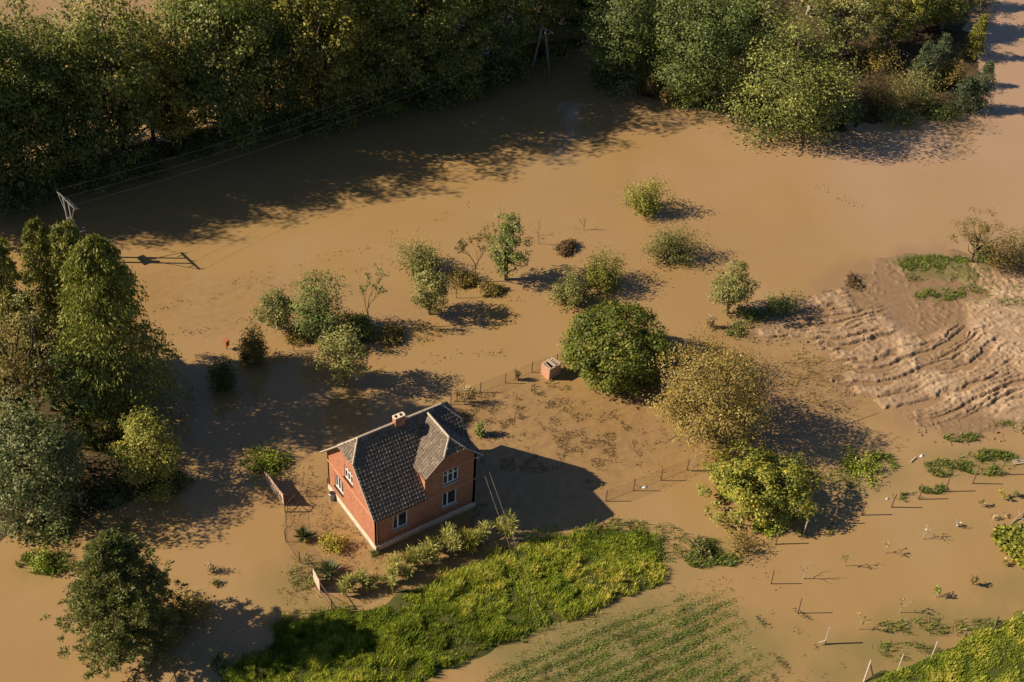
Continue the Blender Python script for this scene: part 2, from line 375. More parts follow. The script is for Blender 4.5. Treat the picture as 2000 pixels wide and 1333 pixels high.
a = np.arange(-60, 175, 1.0)
xs = np.concatenate([[-3000, -1000, -400, -200, -110], a, [220, 320, 500, 1000, 3000]]); X, Y = np.meshgrid(xs, xs, indexing='ij')
PXf = np.stack([X.ravel(), Y.ravel(), np.zeros(X.size)], -1); dz = np.maximum((PXf-CAM)@FW, 1)
PX = (1000+F*((PXf-CAM)@RR)/dz).reshape(X.shape); PY = (666.5-F*((PXf-CAM)@UU)/dz).reshape(X.shape)
nz = fbm(X*.25, Y*.25, 3); nz2 = fbm(X*.08, Y*.08, 8)
def near(poly, a_, b_): return sstep(sdf(poly, X, Y)+(nz-.5)*6, a_, b_)
green = np.zeros(X.shape)
def blob(cx, cy, rx, ry, k=1.0):
    q = ((PX-cx)/rx)**2+((PY-cy)/ry)**2
    return k*np.clip(1.25-q+(nz-.5)*1.6, 0, 1)
for b in [(560, 1150, 90, 60, .7), (630, 1185, 60, 30, .8), (1330, 1100, 70, 50, .35), (1200, 1250, 300, 100, .95), (1380, 1280, 180, 90, .85), (1870, 1210, 160, 35, .75), (1750, 1270, 150, 40, .75), (1640, 1320, 110, 30, .7), (1980, 1150, 90, 40, .5),
          (1900, 905, 120, 40, .6), (1700, 930, 100, 50, .5), (1400, 1080, 50, 30, .5), (90, 1110, 70, 25, .5), (420, 1290, 90, 40, .5), (1840, 1035, 120, 25, .18), (1540, 1270, 90, 80, .3), (520, 905, 60, 25, .4)]:
    green = np.maximum(green, blob(*b))
brown = near(gardenp, -1.5, 2.5)*.35
brown = np.maximum(brown, blob(420, 590, 260, 70, .22)); brown = np.maximum(brown, blob(1580, 760, 160, 80, .5)); brown = np.maximum(brown, blob(640, 620, 200, 80, .18))
mudm = near(mudp, -.8, .8)*.5
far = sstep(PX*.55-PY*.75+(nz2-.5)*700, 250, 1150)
V = np.stack([X, Y, 0*X], -1).reshape(-1, 3)
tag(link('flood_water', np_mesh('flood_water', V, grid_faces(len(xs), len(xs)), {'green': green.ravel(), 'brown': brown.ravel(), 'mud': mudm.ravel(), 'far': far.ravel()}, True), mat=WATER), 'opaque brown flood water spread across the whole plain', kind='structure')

def land(name, poly, step, h, edge, material, label, rough=.12, rs=.5):
    P = np.array(poly); X, Y = grid(max(P[:, 0].min()-2, -120), min(P[:, 0].max()+2, 220), max(P[:, 1].min()-2, -90), min(P[:, 1].max()+2, 220), step)
    s = sdf(poly, X, Y)+(fbm(X*.5, Y*.5, 21)-.5)*2.2*edge
    Z = -.15+(h+.15)*sstep(s, -edge*.6, edge)+(fbm(X*rs, Y*rs, 9)-.5)*rough*2
    V = np.stack([X, Y, Z], -1).reshape(-1, 3); Fc = grid_faces(*X.shape, keep=s > -edge)
    V, Fc, _ = compact(V, Fc, {})
    return tag(link(name, np_mesh(name, V, Fc, smooth=True), mat=material), label, kind='structure')
land('lawn_ground', lawn, .4, .16, .7, SOIL_GREEN, 'soil under the strip of tall bright grass in front of the house', .05)
land('bank_ground', bank, .5, .5, .8, SOIL_GREEN, 'green bank in the lower right corner', .06)
land('wood_ground', woodp, .8, .12, 1.6, SOIL_DARK, 'dark strip of ground under the long wood', .1)
land('island_ground', islep, .8, .08, 2.0, SOIL_DARK, 'leaf strewn ground under the far right grove', .14)
land('grove_ground', westp, .8, .1, 1.6, SOIL_DARK, 'dark ground under the grove on the left edge', .1)

# mud bank with its ruts
P = np.array(mudp); X, Y = grid(P[:, 0].min()-1, min(P[:, 0].max(), 88), max(P[:, 1].min()-1, -30), P[:, 1].max()+1, .11)
pf = np.stack([X.ravel(), Y.ravel(), np.zeros(X.size)], -1); dz = (pf-CAM)@FW
PX = (1000+F*((pf-CAM)@RR)/dz).reshape(X.shape); PY = (666.5-F*((pf-CAM)@UU)/dz).reshape(X.shape)
u = PX/20; v = PY/20*1.5
s = sdf(mudp, X, Y)+(fbm(X*.45, Y*.45, 31)-.5)*3.0
phi = np.radians(8+34*sstep(PX, 1650, 2000)+10*sstep(PY, 640, 800)*(1-sstep(PX, 1700, 1900)))+(vnoise(u*.12, v*.12, 4)-.5)*.3
u0_, v0_ = u-84, v-48; al = u0_*np.cos(phi)-v0_*np.sin(phi)+200; ac = u0_*np.sin(phi)+v0_*np.cos(phi)+100
ac = ac+(fbm(u*.22, v*.22, 6)-.5)*2.4+(vnoise(u*1.6, v*1.6, 7)-.5)*.35
fm = .75+.7*fbm(u*.22, v*.22, 29); rut = vnoise(al*.13, ac*2.0, 11)*.55+vnoise(al*.26, ac*4.0, 23)*.45; rut = rut*np.clip(fm, .8, 1.25); rut2 = vnoise(al*.4+9, ac*6.5, 12)
inside = sstep(s, -.3, 1.0)
def pm(pts, soft): return sstep(sdf(pts, PX, PY)+(fbm(u*.4, v*.4, 41)-.5)*32, -soft, soft)
ridge_zone = pm([(1470, 645), (1600, 605), (1720, 600), (1790, 680), (1860, 630), (1930, 660), (2030, 690), (2030, 770), (1900, 820), (1700, 820), (1630, 745), (1540, 695)], 16)
top_rows = pm([(1540, 600), (1640, 560), (1700, 620), (1600, 650), (1480, 655)], 12)*.95
flat = pm([(1640, 560), (1740, 530), (1880, 560), (1890, 600), (1900, 650), (1830, 640), (1720, 610)], 15)
dry = np.maximum.reduce([pm([(1885, 590), (1960, 575), (2150, 560), (2300, 760), (2010, 720), (1960, 690), (1900, 660)], 14),
                         pm([(1712, 618), (1745, 625), (1785, 655), (1800, 720), (1870, 760), (1930, 770), (2200, 720), (2300, 860), (1990, 838), (1920, 800), (1800, 770), (1760, 700), (1740, 660)], 10)*.85])
rubble = pm([(1850, 520), (1900, 515), (2010, 545), (2010, 590), (1930, 570), (1860, 545)], 8)
veg = np.maximum(pm([(1745, 515), (1800, 500), (1860, 505), (1910, 540), (1900, 560), (1820, 545), (1760, 535)], 6), pm([(1790, 565), (1850, 560), (1880, 580), (1830, 592)], 6)*.6)
zone = np.maximum(ridge_zone, top_rows)
h = .05+.05*(fbm(X*.8, Y*.8, 51)-.45)
h = h+zone*(sstep(rut, .43, .53)*.24*(.5+fbm(u*.25, v*.25, 13))+(rut2-.5)*.14-.06)
h = h+dry*(.10+.12*(vnoise(al*.6, ac*3.5, 15)-.5)+.06*(fbm(X*3, Y*3, 16)-.5))+rubble*(.12+.3*(fbm(X*2.5, Y*2.5, 17)-.4))
h = h-flat*.02+veg*.08-.10*zone*sstep(fbm(u*.3+7, v*.3, 39), .52, .62)*(1-dry)
lump = (np.maximum(fbm(X*2.6, Y*2.6, 37, 4), .5)-.5)*.34*sstep(fbm(X*.5, Y*.5, 38), .5, .58)+(fbm(X*3.4, Y*3.4, 19, 5)-.5)*.17*(.25+zone*.75+dry*.3)
Z = -.12+(h+lump+.12)*inside
dryv = np.clip(dry*(.55+.8*(fbm(u*.5+al*.1, v*1.2, 14)-.3))+zone*sstep(Z, .08, .24)*.5+rubble*.5, 0, 1)*(1-veg)
V = np.stack([X, Y, Z], -1).reshape(-1, 3); Fc = grid_faces(*X.shape, keep=s > -.4)
V, Fc, at = compact(V, Fc, {'dry': dryv.ravel(), 'veg': (veg*.9).ravel()})
tag(link('mud_ground', np_mesh('mud_ground', V, Fc, at, True), mat=MUD), 'churned mud bank with long ruts rising from the water', kind='structure')

# ---------------------------------------------------------------- foliage generators
def norm(a): return a/np.maximum(np.linalg.norm(a, axis=-1, keepdims=True), 1e-9)
def leaf_quads(C, A, B, s, w, v, name):
    """diamond leaves: centre, length axis, side axis"""
    n = len(C); s = np.broadcast_to(np.asarray(s, float), (n,))[:, None]; w = np.broadcast_to(np.asarray(w, float), (n,))[:, None]
    V = np.empty((n, 4, 3)); V[:, 0] = C-A*s/2; V[:, 1] = C+B*w/2; V[:, 2] = C+A*s/2; V[:, 3] = C-B*w/2
    return np_mesh(name, V.reshape(-1, 3), np.arange(n*4).reshape(n, 4), face_attrs={'v': np.clip(v, 0, 1)})
def rnd_dirs(R, n): return norm(R.normal(size=(n, 3)))
def leaves_from(R, C, out, size, v, name, flat=.5, ws=.62):
    """leaves whose faces look mostly outward/up"""
    n = len(C); nrm = norm(out*flat+rnd_dirs(R, n)*(1-flat)+np.array([0, 0, .25]))
    A = norm(np.cross(nrm, rnd_dirs(R, n))); B = np.cross(nrm, A); s = size*R.uniform(.6, 1.35, n)
    return leaf_quads(C, A, B, s, s*ws, v, name)
def limb(R, a, b, r0, r1, seg=4, bow=.12):
    a = Vector(a); b = Vector(b); d = b-a; Ln = d.length
    off = Vector(R.normal(size=3))*Ln*bow; off.z = -abs(off.z)*.5
    pts = []; rr = []
    for i in range(seg+1):
        t = i/seg; pts.append(a+d*t+off*math.sin(math.pi*t)); rr.append(r0+(r1-r0)*t)
    return pts, rr
def crown_tree(H, Wd, cb=.25, ncl=70, nl=6000, leaf=.3, seed=0, shape=1.0, clr=.2, trunk=.03, lean=0.0, hollow=.45, limbs=26, low=0, lobk=1.0):
    """broadleaf: clumps of leaves spread through an uneven envelope, limbs run to the clumps"""
    R = np.random.RandomState(seed); z0 = H*cb; rz = (H-z0)/2; rx = Wd/2; cz = z0+rz
    kk = np.arange(ncl)+.5; zz = 1-2*kk/ncl; ga = kk*2.39996+seed; D = norm(np.stack([np.sqrt(1-zz**2)*np.cos(ga), np.sqrt(1-zz**2)*np.sin(ga), zz], -1)+R.normal(0, .13, (ncl, 3)))
    rad = np.where(np.arange(ncl) % 4 == 0, R.uniform(.25, .75, ncl), R.uniform(max(hollow, .6), 1, ncl))**.6
    lob = .80+.30*np.sin(D[:, 0]*3.3+seed)*np.cos(D[:, 1]*3.7+seed*1.7)+.20*np.sin(D[:, 2]*5+D[:, 0]*4+seed*.7)+R.normal(0, .10, ncl)
    lob = .95+(lob-.95)*lobk
    hz = D[:, 2]
    prof = np.where(hz < 0, 1-.15*shape*(-hz), 1-.25*shape*hz)
    if cb <= .06: prof = np.where(hz < 0, prof*np.maximum(1-hz**2, .08)**-.28, prof)
    C = np.stack([D[:, 0]*rx*prof, D[:, 1]*rx*prof, D[:, 2]*rz], -1)*(rad*np.clip(lob, .55, 1.22))[:, None]*(1-clr*.75)
    C[:, 2] += cz; C[:, 0] += lean*C[:, 2]
    rc = clr*min(rx, rz*1.2)*R.uniform(.65, 1.35, ncl)
    share = rc**2/np.sum(rc**2); idx = R.choice(ncl, nl, p=share)
    dd = rnd_dirs(R, nl); dd[:, 2] = np.where((dd[:, 2] < -.2) & (R.rand(nl) < .6), -dd[:, 2], dd[:, 2])
    rr = rc[idx]*(R.rand(nl)**.35)
    P_ = C[idx]+dd*rr[:, None]*np.array([1, 1, .72])
    tone0 = R.uniform(-.16, .16, ncl)
    qx = np.percentile(np.abs(P_[:, 0]-lean*P_[:, 2]), 95); qy = np.percentile(np.abs(P_[:, 1]), 95)
    lo, hi = np.percentile(P_[:, 2], 1), np.percentile(P_[:, 2], 99.3)
    fx, fy, fz = rx*.93/qx, rx*.93/qy, (H-z0)/(hi-lo)
    def rs(a): return np.stack([a[:, 0]*fx, a[:, 1]*fy, z0+(a[:, 2]-lo)*fz], -1)
    P_ = rs(P_); C = rs(C)
    ke = np.sqrt((P_[:, 0]-lean*P_[:, 2])**2/rx**2+P_[:, 1]**2/rx**2+(np.where(P_[:, 2] < cz, .55 if cb <= .06 else 1.0, 1.0)*(P_[:, 2]-cz))**2/rz**2) < R.uniform(1.0, 1.28, nl); P_ = P_[ke]; idx = idx[ke]; dd = dd[ke]; nl = len(P_)
    out = norm(P_-np.array([0, 0, cz-.2*rz]))
    v = .5+tone0[idx]+R.normal(0, .16, nl)
    crown = leaves_from(R, P_, norm(out*.5+dd*.7), leaf, v, 'crown', .55)
    mb = MB(); tr = H*trunk
    top = Vector((lean*H*.75, 0, H*.78)); pts, rd = limb(R, (0, 0, -.3), top, tr, tr*.25, 6, .03); mb.tube(pts, rd, 7)
    order = R.permutation(ncl)[:limbs]
    for k in order:
        c = C[k]; zb = max(.12*H, min(c[2]*R.uniform(.35, .7), .7*H)); i = zb/(H*.78); bp = Vector((0, 0, -.3)).lerp(top, min(1, i))
        pts, rd = limb(R, bp, c, tr*.45*(1-i*.6), tr*.08, 4, .1); mb.tube(pts, rd, 5, False)
    return mb.mesh('trunk', True), crown
def droop_tree(H, Wd, seed=0, nb=90, nl=9000, leaf=.28, cb=.08, droop=.5, power=.7, trunk=.014, lean=0.0, thin=.4):
    """larch or birch: limbs on one stem, hanging sprays of needles"""
    R = np.random.RandomState(seed); mb = MB(); tr = H*trunk
    mb.tube([(lean*H*t, 0, -.3+H*.98*t) for t in np.linspace(0, 1, 7)], [tr*(1-t*.92) for t in np.linspace(0, 1, 7)], 7)
    Cs = []; Os = []; T = []
    per = nl//nb
    for b in range(nb):
        t = cb+(1-cb)*((b+R.rand())/nb)**.85; z = H*t; ln = Wd/2*((1-t)/(1-cb))**power*R.uniform(.65, 1.12)*min(1, (t-cb)/.14+.55)+.25
        az = b*2.4+R.uniform(-.5, .5); d = np.array([math.cos(az), math.sin(az), 0]); rise = ln*R.uniform(.05, .35)
        base = np.array([lean*z, 0, z]); end = base+d*ln+np.array([0, 0, rise-ln*droop*.35])
        mid = base+d*ln*.55+np.array([0, 0, rise*.9])
        mb.tube([base, mid, end], [tr*.3*(1-t*.6), tr*.16, .012], 4, False)
        q = R.rand(per)**.65; P_ = base*((1-q)**2)[:, None]+mid*(2*q*(1-q))[:, None]+end*(q**2)[:, None]
        side = np.array([-d[1], d[0], 0]); sp = R.randint(0, 9, per); so = (sp/8-.5)*ln*thin*1.5
        P_ = P_+side*(so*(1-q*.5))[:, None]+R.normal(0, .10, (per, 3)); hang = R.rand(per)**1.5*droop*(.6+.35*ln)*.6; P_[:, 2] -= hang
        Cs.append(P_); Os.append(np.tile(d*.7+np.array([0, 0, .3]), (per, 1))); T.append(np.full(per, R.uniform(-.14, .14))+(1-q)*-.12)
    C = np.concatenate(Cs); O = np.concatenate(Os); n = len(C); C[:, :2] *= np.clip(Wd/2*.97/np.percentile(np.hypot(C[:, 0], C[:, 1]), 97), .8, 1.3)
    A = norm(np.array([0, 0, -1.0])*droop+rnd_dirs(R, n)*.55+O*.5); B = norm(np.cross(A, rnd_dirs(R, n))); s = leaf*R.uniform(.6, 1.4, n)
    crown = leaf_quads(C, A, B, s, s*.38, .5+np.concatenate(T)+R.normal(0, .15, n), 'crown')
    return mb.mesh('trunk', True), crown
def pad_tree(H, Wd, seed=0, nb=46, per=7, nl=9000, leaf=.26, cb=.06):
    """pine: limbs ending in tufted pads"""
    R = np.random.RandomState(seed); mb = MB(); tr = H*.018
    mb.tube([(0.02*math.sin(3*t)*H, 0, -.3+H*.93*t) for t in np.linspace(0, 1, 7)], [tr*(1-t*.85) for t in np.linspace(0, 1, 7)], 7)
    Cc = []
    for b in range(nb):
        t = cb+(1-cb)*(b+.5)/nb; z = H*t*.95; ln = Wd/2*(1-t)**.7*R.uniform(.7, 1.1)+.4; az = b*2.4+R.uniform(-.4, .4)
        d = np.array([math.cos(az), math.sin(az), 0]); base = np.array([0, 0, z]); end = base+d*ln+np.array([0, 0, ln*R.uniform(-.02, .28)])
        mb.tube([base, base*.5+end*.5+np.array([0, 0, -.1]), end], [tr*.35*(1-t*.6), tr*.2, .02], 4, False)
        for k in range(per):
            q = R.uniform(.3, 1.03); off = R.normal(0, 1, 3)*np.array([.2, .2, .05])*ln*.75; Cc.append(base+(end-base)*q+off)
    Cc = np.array(Cc); nc = len(Cc); idx = R.randint(0, nc, nl); rc = R.uniform(.26, .5, nc)
    dd = rnd_dirs(R, nl); dd[:, 2] = np.abs(dd[:, 2])*.7-.1
    P_ = Cc[idx]+dd*(rc[idx]*R.rand(nl)**.5)[:, None]; A = norm(dd+rnd_dirs(R, nl)*.3); B = norm(np.cross(A, rnd_dirs(R, nl))); s = leaf*R.uniform(.6, 1.3, nl)
    return mb.mesh('trunk', True), leaf_quads(P_, A, B, s, s*.4, .5+R.uniform(-.15, .15, nc)[idx]+R.normal(0, .14, nl), 'crown')
def fan_shrub(H, Wd, seed=0, ns=46, nl=1800, leaf=.18, start=.3, spread=1.0, droop=.1, bias=.6, r=.018):
    """many stems from one stool, leafy on their outer part"""
    R = np.random.RandomState(seed); mb = MB(); Cs = []; Os = []; T = []; per = max(4, nl//ns)
    for k in range(ns):
        az = R.uniform(0, 6.283); q = R.rand()**.55; lean = q*spread; bst = .86+.22*math.sin(az*2+seed)+.12*math.sin(az*5+seed*2)
        d = np.array([math.cos(az), math.sin(az), 0]); hgt = H*math.sqrt(max(.06, 1-(q*.93)**2))*R.uniform(.72, 1.06)*min(1.1, bst+.08)
        b0 = d*Wd*.05*R.rand(); end = d*Wd/2*q*R.uniform(.78, 1.08)*bst+np.array([0, 0, hgt]); mid = b0+(end-b0)*.5+d*Wd*.07*lean+np.array([0, 0, -H*.02])
        end[2] -= droop*H*q
        mb.tube([b0+np.array([0, 0, -.2]), mid, end], [r, r*.6, r*.25], 3, False)
        t = start+(1-start)*R.rand(per)**bias; P_ = b0*((1-t)**2)[:, None]+mid*(2*t*(1-t))[:, None]+end*(t**2)[:, None]
        P_ = P_+R.normal(0, 1, (per, 3))*(.05+.045*Wd*t)[:, None]; P_[:, 2] = np.maximum(P_[:, 2], .03)
        Cs.append(P_); Os.append(np.tile(d*q+np.array([0, 0, .5]), (per, 1))); T.append(np.full(per, R.uniform(-.16, .16)))
    C = np.concatenate(Cs); O = norm(np.concatenate(Os)); n = len(C)
    C[:, :2] *= np.clip(Wd/2*.95/np.percentile(np.hypot(C[:, 0], C[:, 1]), 95), .8, 1.5); C[:, 2] *= H/np.percentile(C[:, 2], 99.3)
    cr = leaves_from(R, C, O, leaf, .5+np.concatenate(T)+R.normal(0, .16, n), 'foliage', .4, .55)
    return mb.mesh('stems', True), cr
def bare_tree(H, Wd, seed=0, nl=0, leaf=.14, depth=4, r=.05):
    R = np.random.RandomState(seed); mb = MB(); tips = []
    def rec(p, d, ln, rad, k):
        e = p+d*ln; m = p+d*ln*.5+R.normal(0, .06, 3)*ln
        mb.tube([p, m, e], [rad, rad*.8, rad*.55], 4, False)
        if k >= depth-1: tips.append((m, e))
        if k == depth: return
        for i in range(3 if k < 2 else 2):
            nd = norm(d+R.normal(0, .55, 3)*np.array([Wd/H*1.4, Wd/H*1.4, .4])+np.array([0, 0, .15])); rec(e*(1-.25*(i > 1))+p*.25*(i > 1), nd, ln*R.uniform(.55, .8), rad*.55, k+1)
    rec(np.array([0, 0, -.2]), np.array([.04, .03, 1.0]), H*.36, r, 0)
    tr = mb.mesh('trunk', True)
    if not nl: return tr, None
    T = np.array([a for a, b in tips]+[b for a, b in tips]); idx = R.randint(0, len(T), nl); C = T[idx]+R.normal(0, .09, (nl, 3))
    return tr, leaves_from(R, C, rnd_dirs(R, nl), leaf, .5+R.normal(0, .2, nl), 'crown', .2, .6)
def spruce_tree(H, Wd, seed=0, nl=4500, leaf=.24):
    return droop_tree(H, Wd, seed, nb=70, nl=nl, leaf=leaf, cb=.03, droop=.3, power=.85, trunk=.016, thin=.55)

def plant(name, loc, meshes, mats, names, label, cat, group=None, rz=0.0, sc=(1, 1, 1)):
    t = empty(name, loc, rz); t.scale = sc; tag(t, label, cat, group)
    for me, m, nm in zip(meshes, mats, names):
        if me is not None: link(nm, me, t, m)
    return t

# ---------------------------------------------------------------- the long wood at the top left
random.seed(4)
oaks = [crown_tree(22, 12.5, cb, 170, 15500, .40, sd, .5, .19, .017, 0, .3, 34) for sd, cb in ((1, .02), (2, .05), (3, .1), (5, .04))]
oaks_y = [crown_tree(21, 11.5, .1, 150, 13500, .38, 9, .5, .18, .017, 0, .3, 34)]
ORD = ['first', 'second', 'third', 'fourth', 'fifth', 'sixth', 'seventh', 'eighth', 'ninth', 'tenth', 'eleventh', 'twelfth', 'thirteenth', 'fourteenth', 'fifteenth', 'sixteenth', 'seventeenth', 'eighteenth']
front_row = [(-330, 438, 21, 0), (-215, 424, 21, 1), (-110, 405, 22, 2), (-20, 384, 22, 3), (60, 372, 20, 0), (150, 352, 20.5, 1), (245, 333, 21.5, 2), (345, 306, 18, 4), (445, 280, 23, 3), (535, 262, 21, 0), (625, 242, 22, 4), (710, 224, 21, 1), (800, 203, 21, 2), (885, 187, 20, 3), (965, 160, 19, 0)]
vis = 0
for i, (px, py, H, k) in enumerate(front_row):
    H *= (.97, 1.06, .88, 1.0, 1.12, .84, 1.05, .9, 1.08, .8, 1.06, .9, 1.04, .84, 1.02)[i]
    y = k == 4; tm, cm = (oaks_y[0] if y else oaks[k]); s = H/(21 if y else 22)
    if px > 0:
        lab = ('yellowing' if y else 'dark green')+' oak on the flooded edge of the long wood, %s from the left' % ORD[vis]; vis += 1
    else: lab = 'dark green oak of the wood %s the left edge of the view' % ('farthest beyond', 'far beyond', 'just beyond', 'cut by')[i]
    plant('oak_tree', G(px, py, .05), (tm, cm), (BARK, L['oak_yellow' if y else 'oak']), ('trunk', 'crown'), lab, 'tree', 'oaks along the front of the wood', random.uniform(0, 6.28), (s*random.uniform(.76, 1.0), s*random.uniform(.76, 1.0), s))
back_row = [(5, 330, 17, 1), (110, 305, 17, 2), (200, 290, 17, 0), (300, 272, 15, 3), (400, 240, 18, 1), (560, 95, 20, 0), (700, 80, 22, 3), (820, 40, 20, 1), (1060, 110, 15, 1), (500, 175, 22, 2), (590, 150, 22, 0), (670, 140, 23, 4), (755, 120, 22, 3), (840, 105, 22, 2), (930, 85, 22, 4), (1015, 62, 20, 1), (1085, 25, 17, 3), (1140, 20, 15, 0)]
for i, (px, py, H, k) in enumerate(sorted(back_row)):
    y = k == 4; tm, cm = (oaks_y[0] if y else oaks[k]); s = H/(21 if y else 22)
    plant('oak_tree', G(px, py, .0), (tm, cm), (BARK, L['oak_yellow' if y else 'oak']), ('trunk', 'crown'), ('yellow tinged' if y else 'green')+' oak in the rear row of the long wood, %s from the left' % ORD[i], 'tree', 'oaks behind the front row of the wood', random.uniform(0, 6.28), (s, s, s))
# bare grey trees showing in the gap of the wood
for px, py, H, lab in [(372, 175, 13, 'bare grey forked tree in the gap of the wood, the largest bare one'), (318, 190, 15, 'thin bare tree left of the grey forked one in the wood gap'), (45, 120, 9, 'bare brushy tree at the top left corner against pale water'), (20, 130, 8, 'smaller bare brushy tree at the very top left corner')]:
    tm, cm = bare_tree(H, H*.35, int(px), 300, .2, 4, .22)
    plant('bare_tree', G(px, py), (tm, cm), (BARKP, L['rust']), ('trunk', 'crown'), lab, 'tree')
shr = [fan_shrub(4.6, 7.5, s, 60, 3600, .3, .15) for s in (31, 32)]
us = [(95, 385), (190, 362), (285, 335), (395, 300), (480, 280), (585, 258), (660, 244), (760, 222), (855, 203), (930, 184), (1000, 150), (30, 400)]
for i, (px, py) in enumerate(sorted(us)):
    tm, cm = shr[i % 2]; plant('shrub', G(px, py, .02), (tm, cm), (TWIG, L['oak']), ('stems', 'foliage'), 'dark undergrowth shrub at the foot of the long wood, %s from the left' % ORD[i], 'shrub', 'shrubs under the long wood', random.uniform(0, 6), (random.uniform(.7, 1.1),)*3)

# ---------------------------------------------------------------- grove on the left edge
def stand(bx, by, ty):
    """foot of a plant whose crown is centred over column bx: tall things lean outward in the view"""
    p = g(bx, by); H = height_for(p, ty); q = proj(np.array([p[0], p[1], H*.55])); return g(2*bx-q[0], by)
def fit_tree(bx, by, ty, wpx, cb, sil):
    """height and foot so that the crown's outline spans ty..by (sil) or the foot stands at by"""
    s_ = scale_at(g(bx, by)); dv = (g(bx, by)-CAM); th = math.atan2(-dv[2], math.hypot(dv[0], dv[1])); a_ = wpx/2*math.sin(th); cs = math.cos(th)
    if sil:
        h_ = (by-ty)/2; rzc = math.sqrt(max(h_*h_-a_*a_, (.45*h_)**2)); fy = (by+ty)/2+rzc; H = 2*rzc/cs/s_
    else:
        lo, hi = .5, 40.0
        for _ in range(30):
            H = (lo+hi)/2; z0 = H*cb; rz_ = (H-z0)/2; top = by-cs*s_*(z0+rz_)-math.hypot(rz_*s_*cs, a_)
            if top > ty: lo = H
            else: hi = H
        fy = by
    p = g(bx, fy); q = proj(np.array([p[0], p[1], H*.55])); return g(2*bx-q[0], fy), H
def base_tree(name, bx, by, ty, wpx, maker, m, bark, label, cat='tree', names=('trunk', 'crown'), group=None, rz=None, **k):
    if maker in (droop_tree, pad_tree, spruce_tree): p = stand(bx, by, ty); H = height_for(p, ty)
    else: p, H = fit_tree(bx, by, ty, wpx, k.get('cb', 0), maker is fan_shrub or k.get('cb', 1) <= .06)
    Wd = wpx/scale_at(p)
    sd = int(bx*7+by) % 9999; me = maker(H, Wd, seed=sd, **k)
    return plant(name, (float(p[0]), float(p[1]), 0), me, (bark, L[m]), names, label, cat, group, random.uniform(0, 6.28) if rz is None else rz)
base_tree('larch_tree', 205, 815, 468, 235, droop_tree, 'larch', BARK, 'broad feathery green larch with drooping boughs, largest of the left grove', nb=190, nl=30000, leaf=.34, cb=.04, droop=.85, power=.5, thin=.6)
base_tree('birch_tree', 150, 740, 438, 105, droop_tree, 'birch', BARKP, 'slim yellow green birch rising just behind the broad larch', nb=110, nl=15000, leaf=.3, cb=.1, droop=.7, power=.34)
base_tree('birch_tree', 92, 720, 432, 90, droop_tree, 'birch', BARKP, 'yellow green birch left of the one behind the larch, below the transformer pole', nb=100, nl=12000, leaf=.3, cb=.12, droop=.7, power=.34)
base_tree('birch_tree', 15, 760, 476, 120, droop_tree, 'birch', BARKP, 'yellow green birch cut by the left edge of the grove', nb=100, nl=13000, leaf=.3, cb=.12, droop=.7, power=.34)
base_tree('alder_tree', 75, 800, 560, 150, crown_tree, 'olive', BARK, 'thin brownish tree with an open crown below the birches', cb=.1, ncl=80, nl=6000, leaf=.24, hollow=.3, clr=.16)
base_tree('alder_tree', 10, 870, 600, 150, crown_tree, 'rust', BARK, 'thin brownish tree on the left edge above the grey green maple', cb=.1, ncl=80, nl=6000, leaf=.24, hollow=.3, clr=.16)
base_tree('alder_tree', 150, 860, 660, 120, crown_tree, 'linden_dark', BARK, 'dark shaded tree below the larch and beside the maple', cb=.1, ncl=60, nl=4500, leaf=.26, hollow=.3)
base_tree('maple_tree', 48, 1012, 778, 215, crown_tree, 'grey', BARK, 'tall grey green maple at the lower end of the left grove', cb=.0, ncl=130, nl=24000, leaf=.25, hollow=.5, clr=.2)
base_tree('hornbeam_tree', 288, 962, 806, 128, crown_tree, 'birch', BARK, 'rounded yellow green tree at the shaded water left of the house', cb=.0, ncl=120, nl=9000, leaf=.2, hollow=.5)
base_tree('pine_tree', 226, 1258, 1042, 235, pad_tree, 'pine', BARK, 'dark spreading pine standing in the water at the lower left', nb=110, per=15, nl=70000, leaf=.24)
for (bx, by, ty, w, lab) in [(330, 955, 915, 90, 'dark low shrub in the shade right of the yellow green tree'), (215, 985, 935, 90, 'dark low shrub between the maple and the yellow green tree'), (110, 1050, 1000, 100, 'dark low shrub under the grey green maple')]:
    base_tree('shrub', bx, by, ty, w, fan_shrub, 'linden_dark', TWIG, lab, 'shrub', ('stems', 'foliage'), nl=1600, leaf=.2)
base_tree('reed_shrub', 375, 1215, 1155, 100, fan_shrub, 'tan', TWIG, 'reddish dry reed clump beside the dark pine', 'shrub', ('stems', 'foliage'), nl=1800, leaf=.2, start=.1)
base_tree('willow_shrub', 330, 1255, 1190, 90, fan_shrub, 'olive', TWIG, 'olive bush tucked against the right foot of the dark pine', 'shrub', ('stems', 'foliage'), nl=1400, leaf=.18, start=.1)
base_tree('shrub', 300, 1292, 1248, 60, fan_shrub, 'olive', TWIG, 'low yellow olive bush in the water below the dark pine', 'shrub', ('stems', 'foliage'), nl=700, leaf=.16, start=.1)
base_tree('weed_clump', 411, 1122, 1092, 30, fan_shrub, 'straw', TWIG, 'small dry weed clump in open water between pine and garden', 'plant', ('stems', 'foliage'), nl=260, leaf=.14, start=.1)
base_tree('weed_clump', 421, 1146, 1128, 22, fan_shrub, 'olive', TWIG, 'tiny weed clump just below the dry one between pine and garden', 'plant', ('stems', 'foliage'), nl=160, leaf=.14, start=.1)

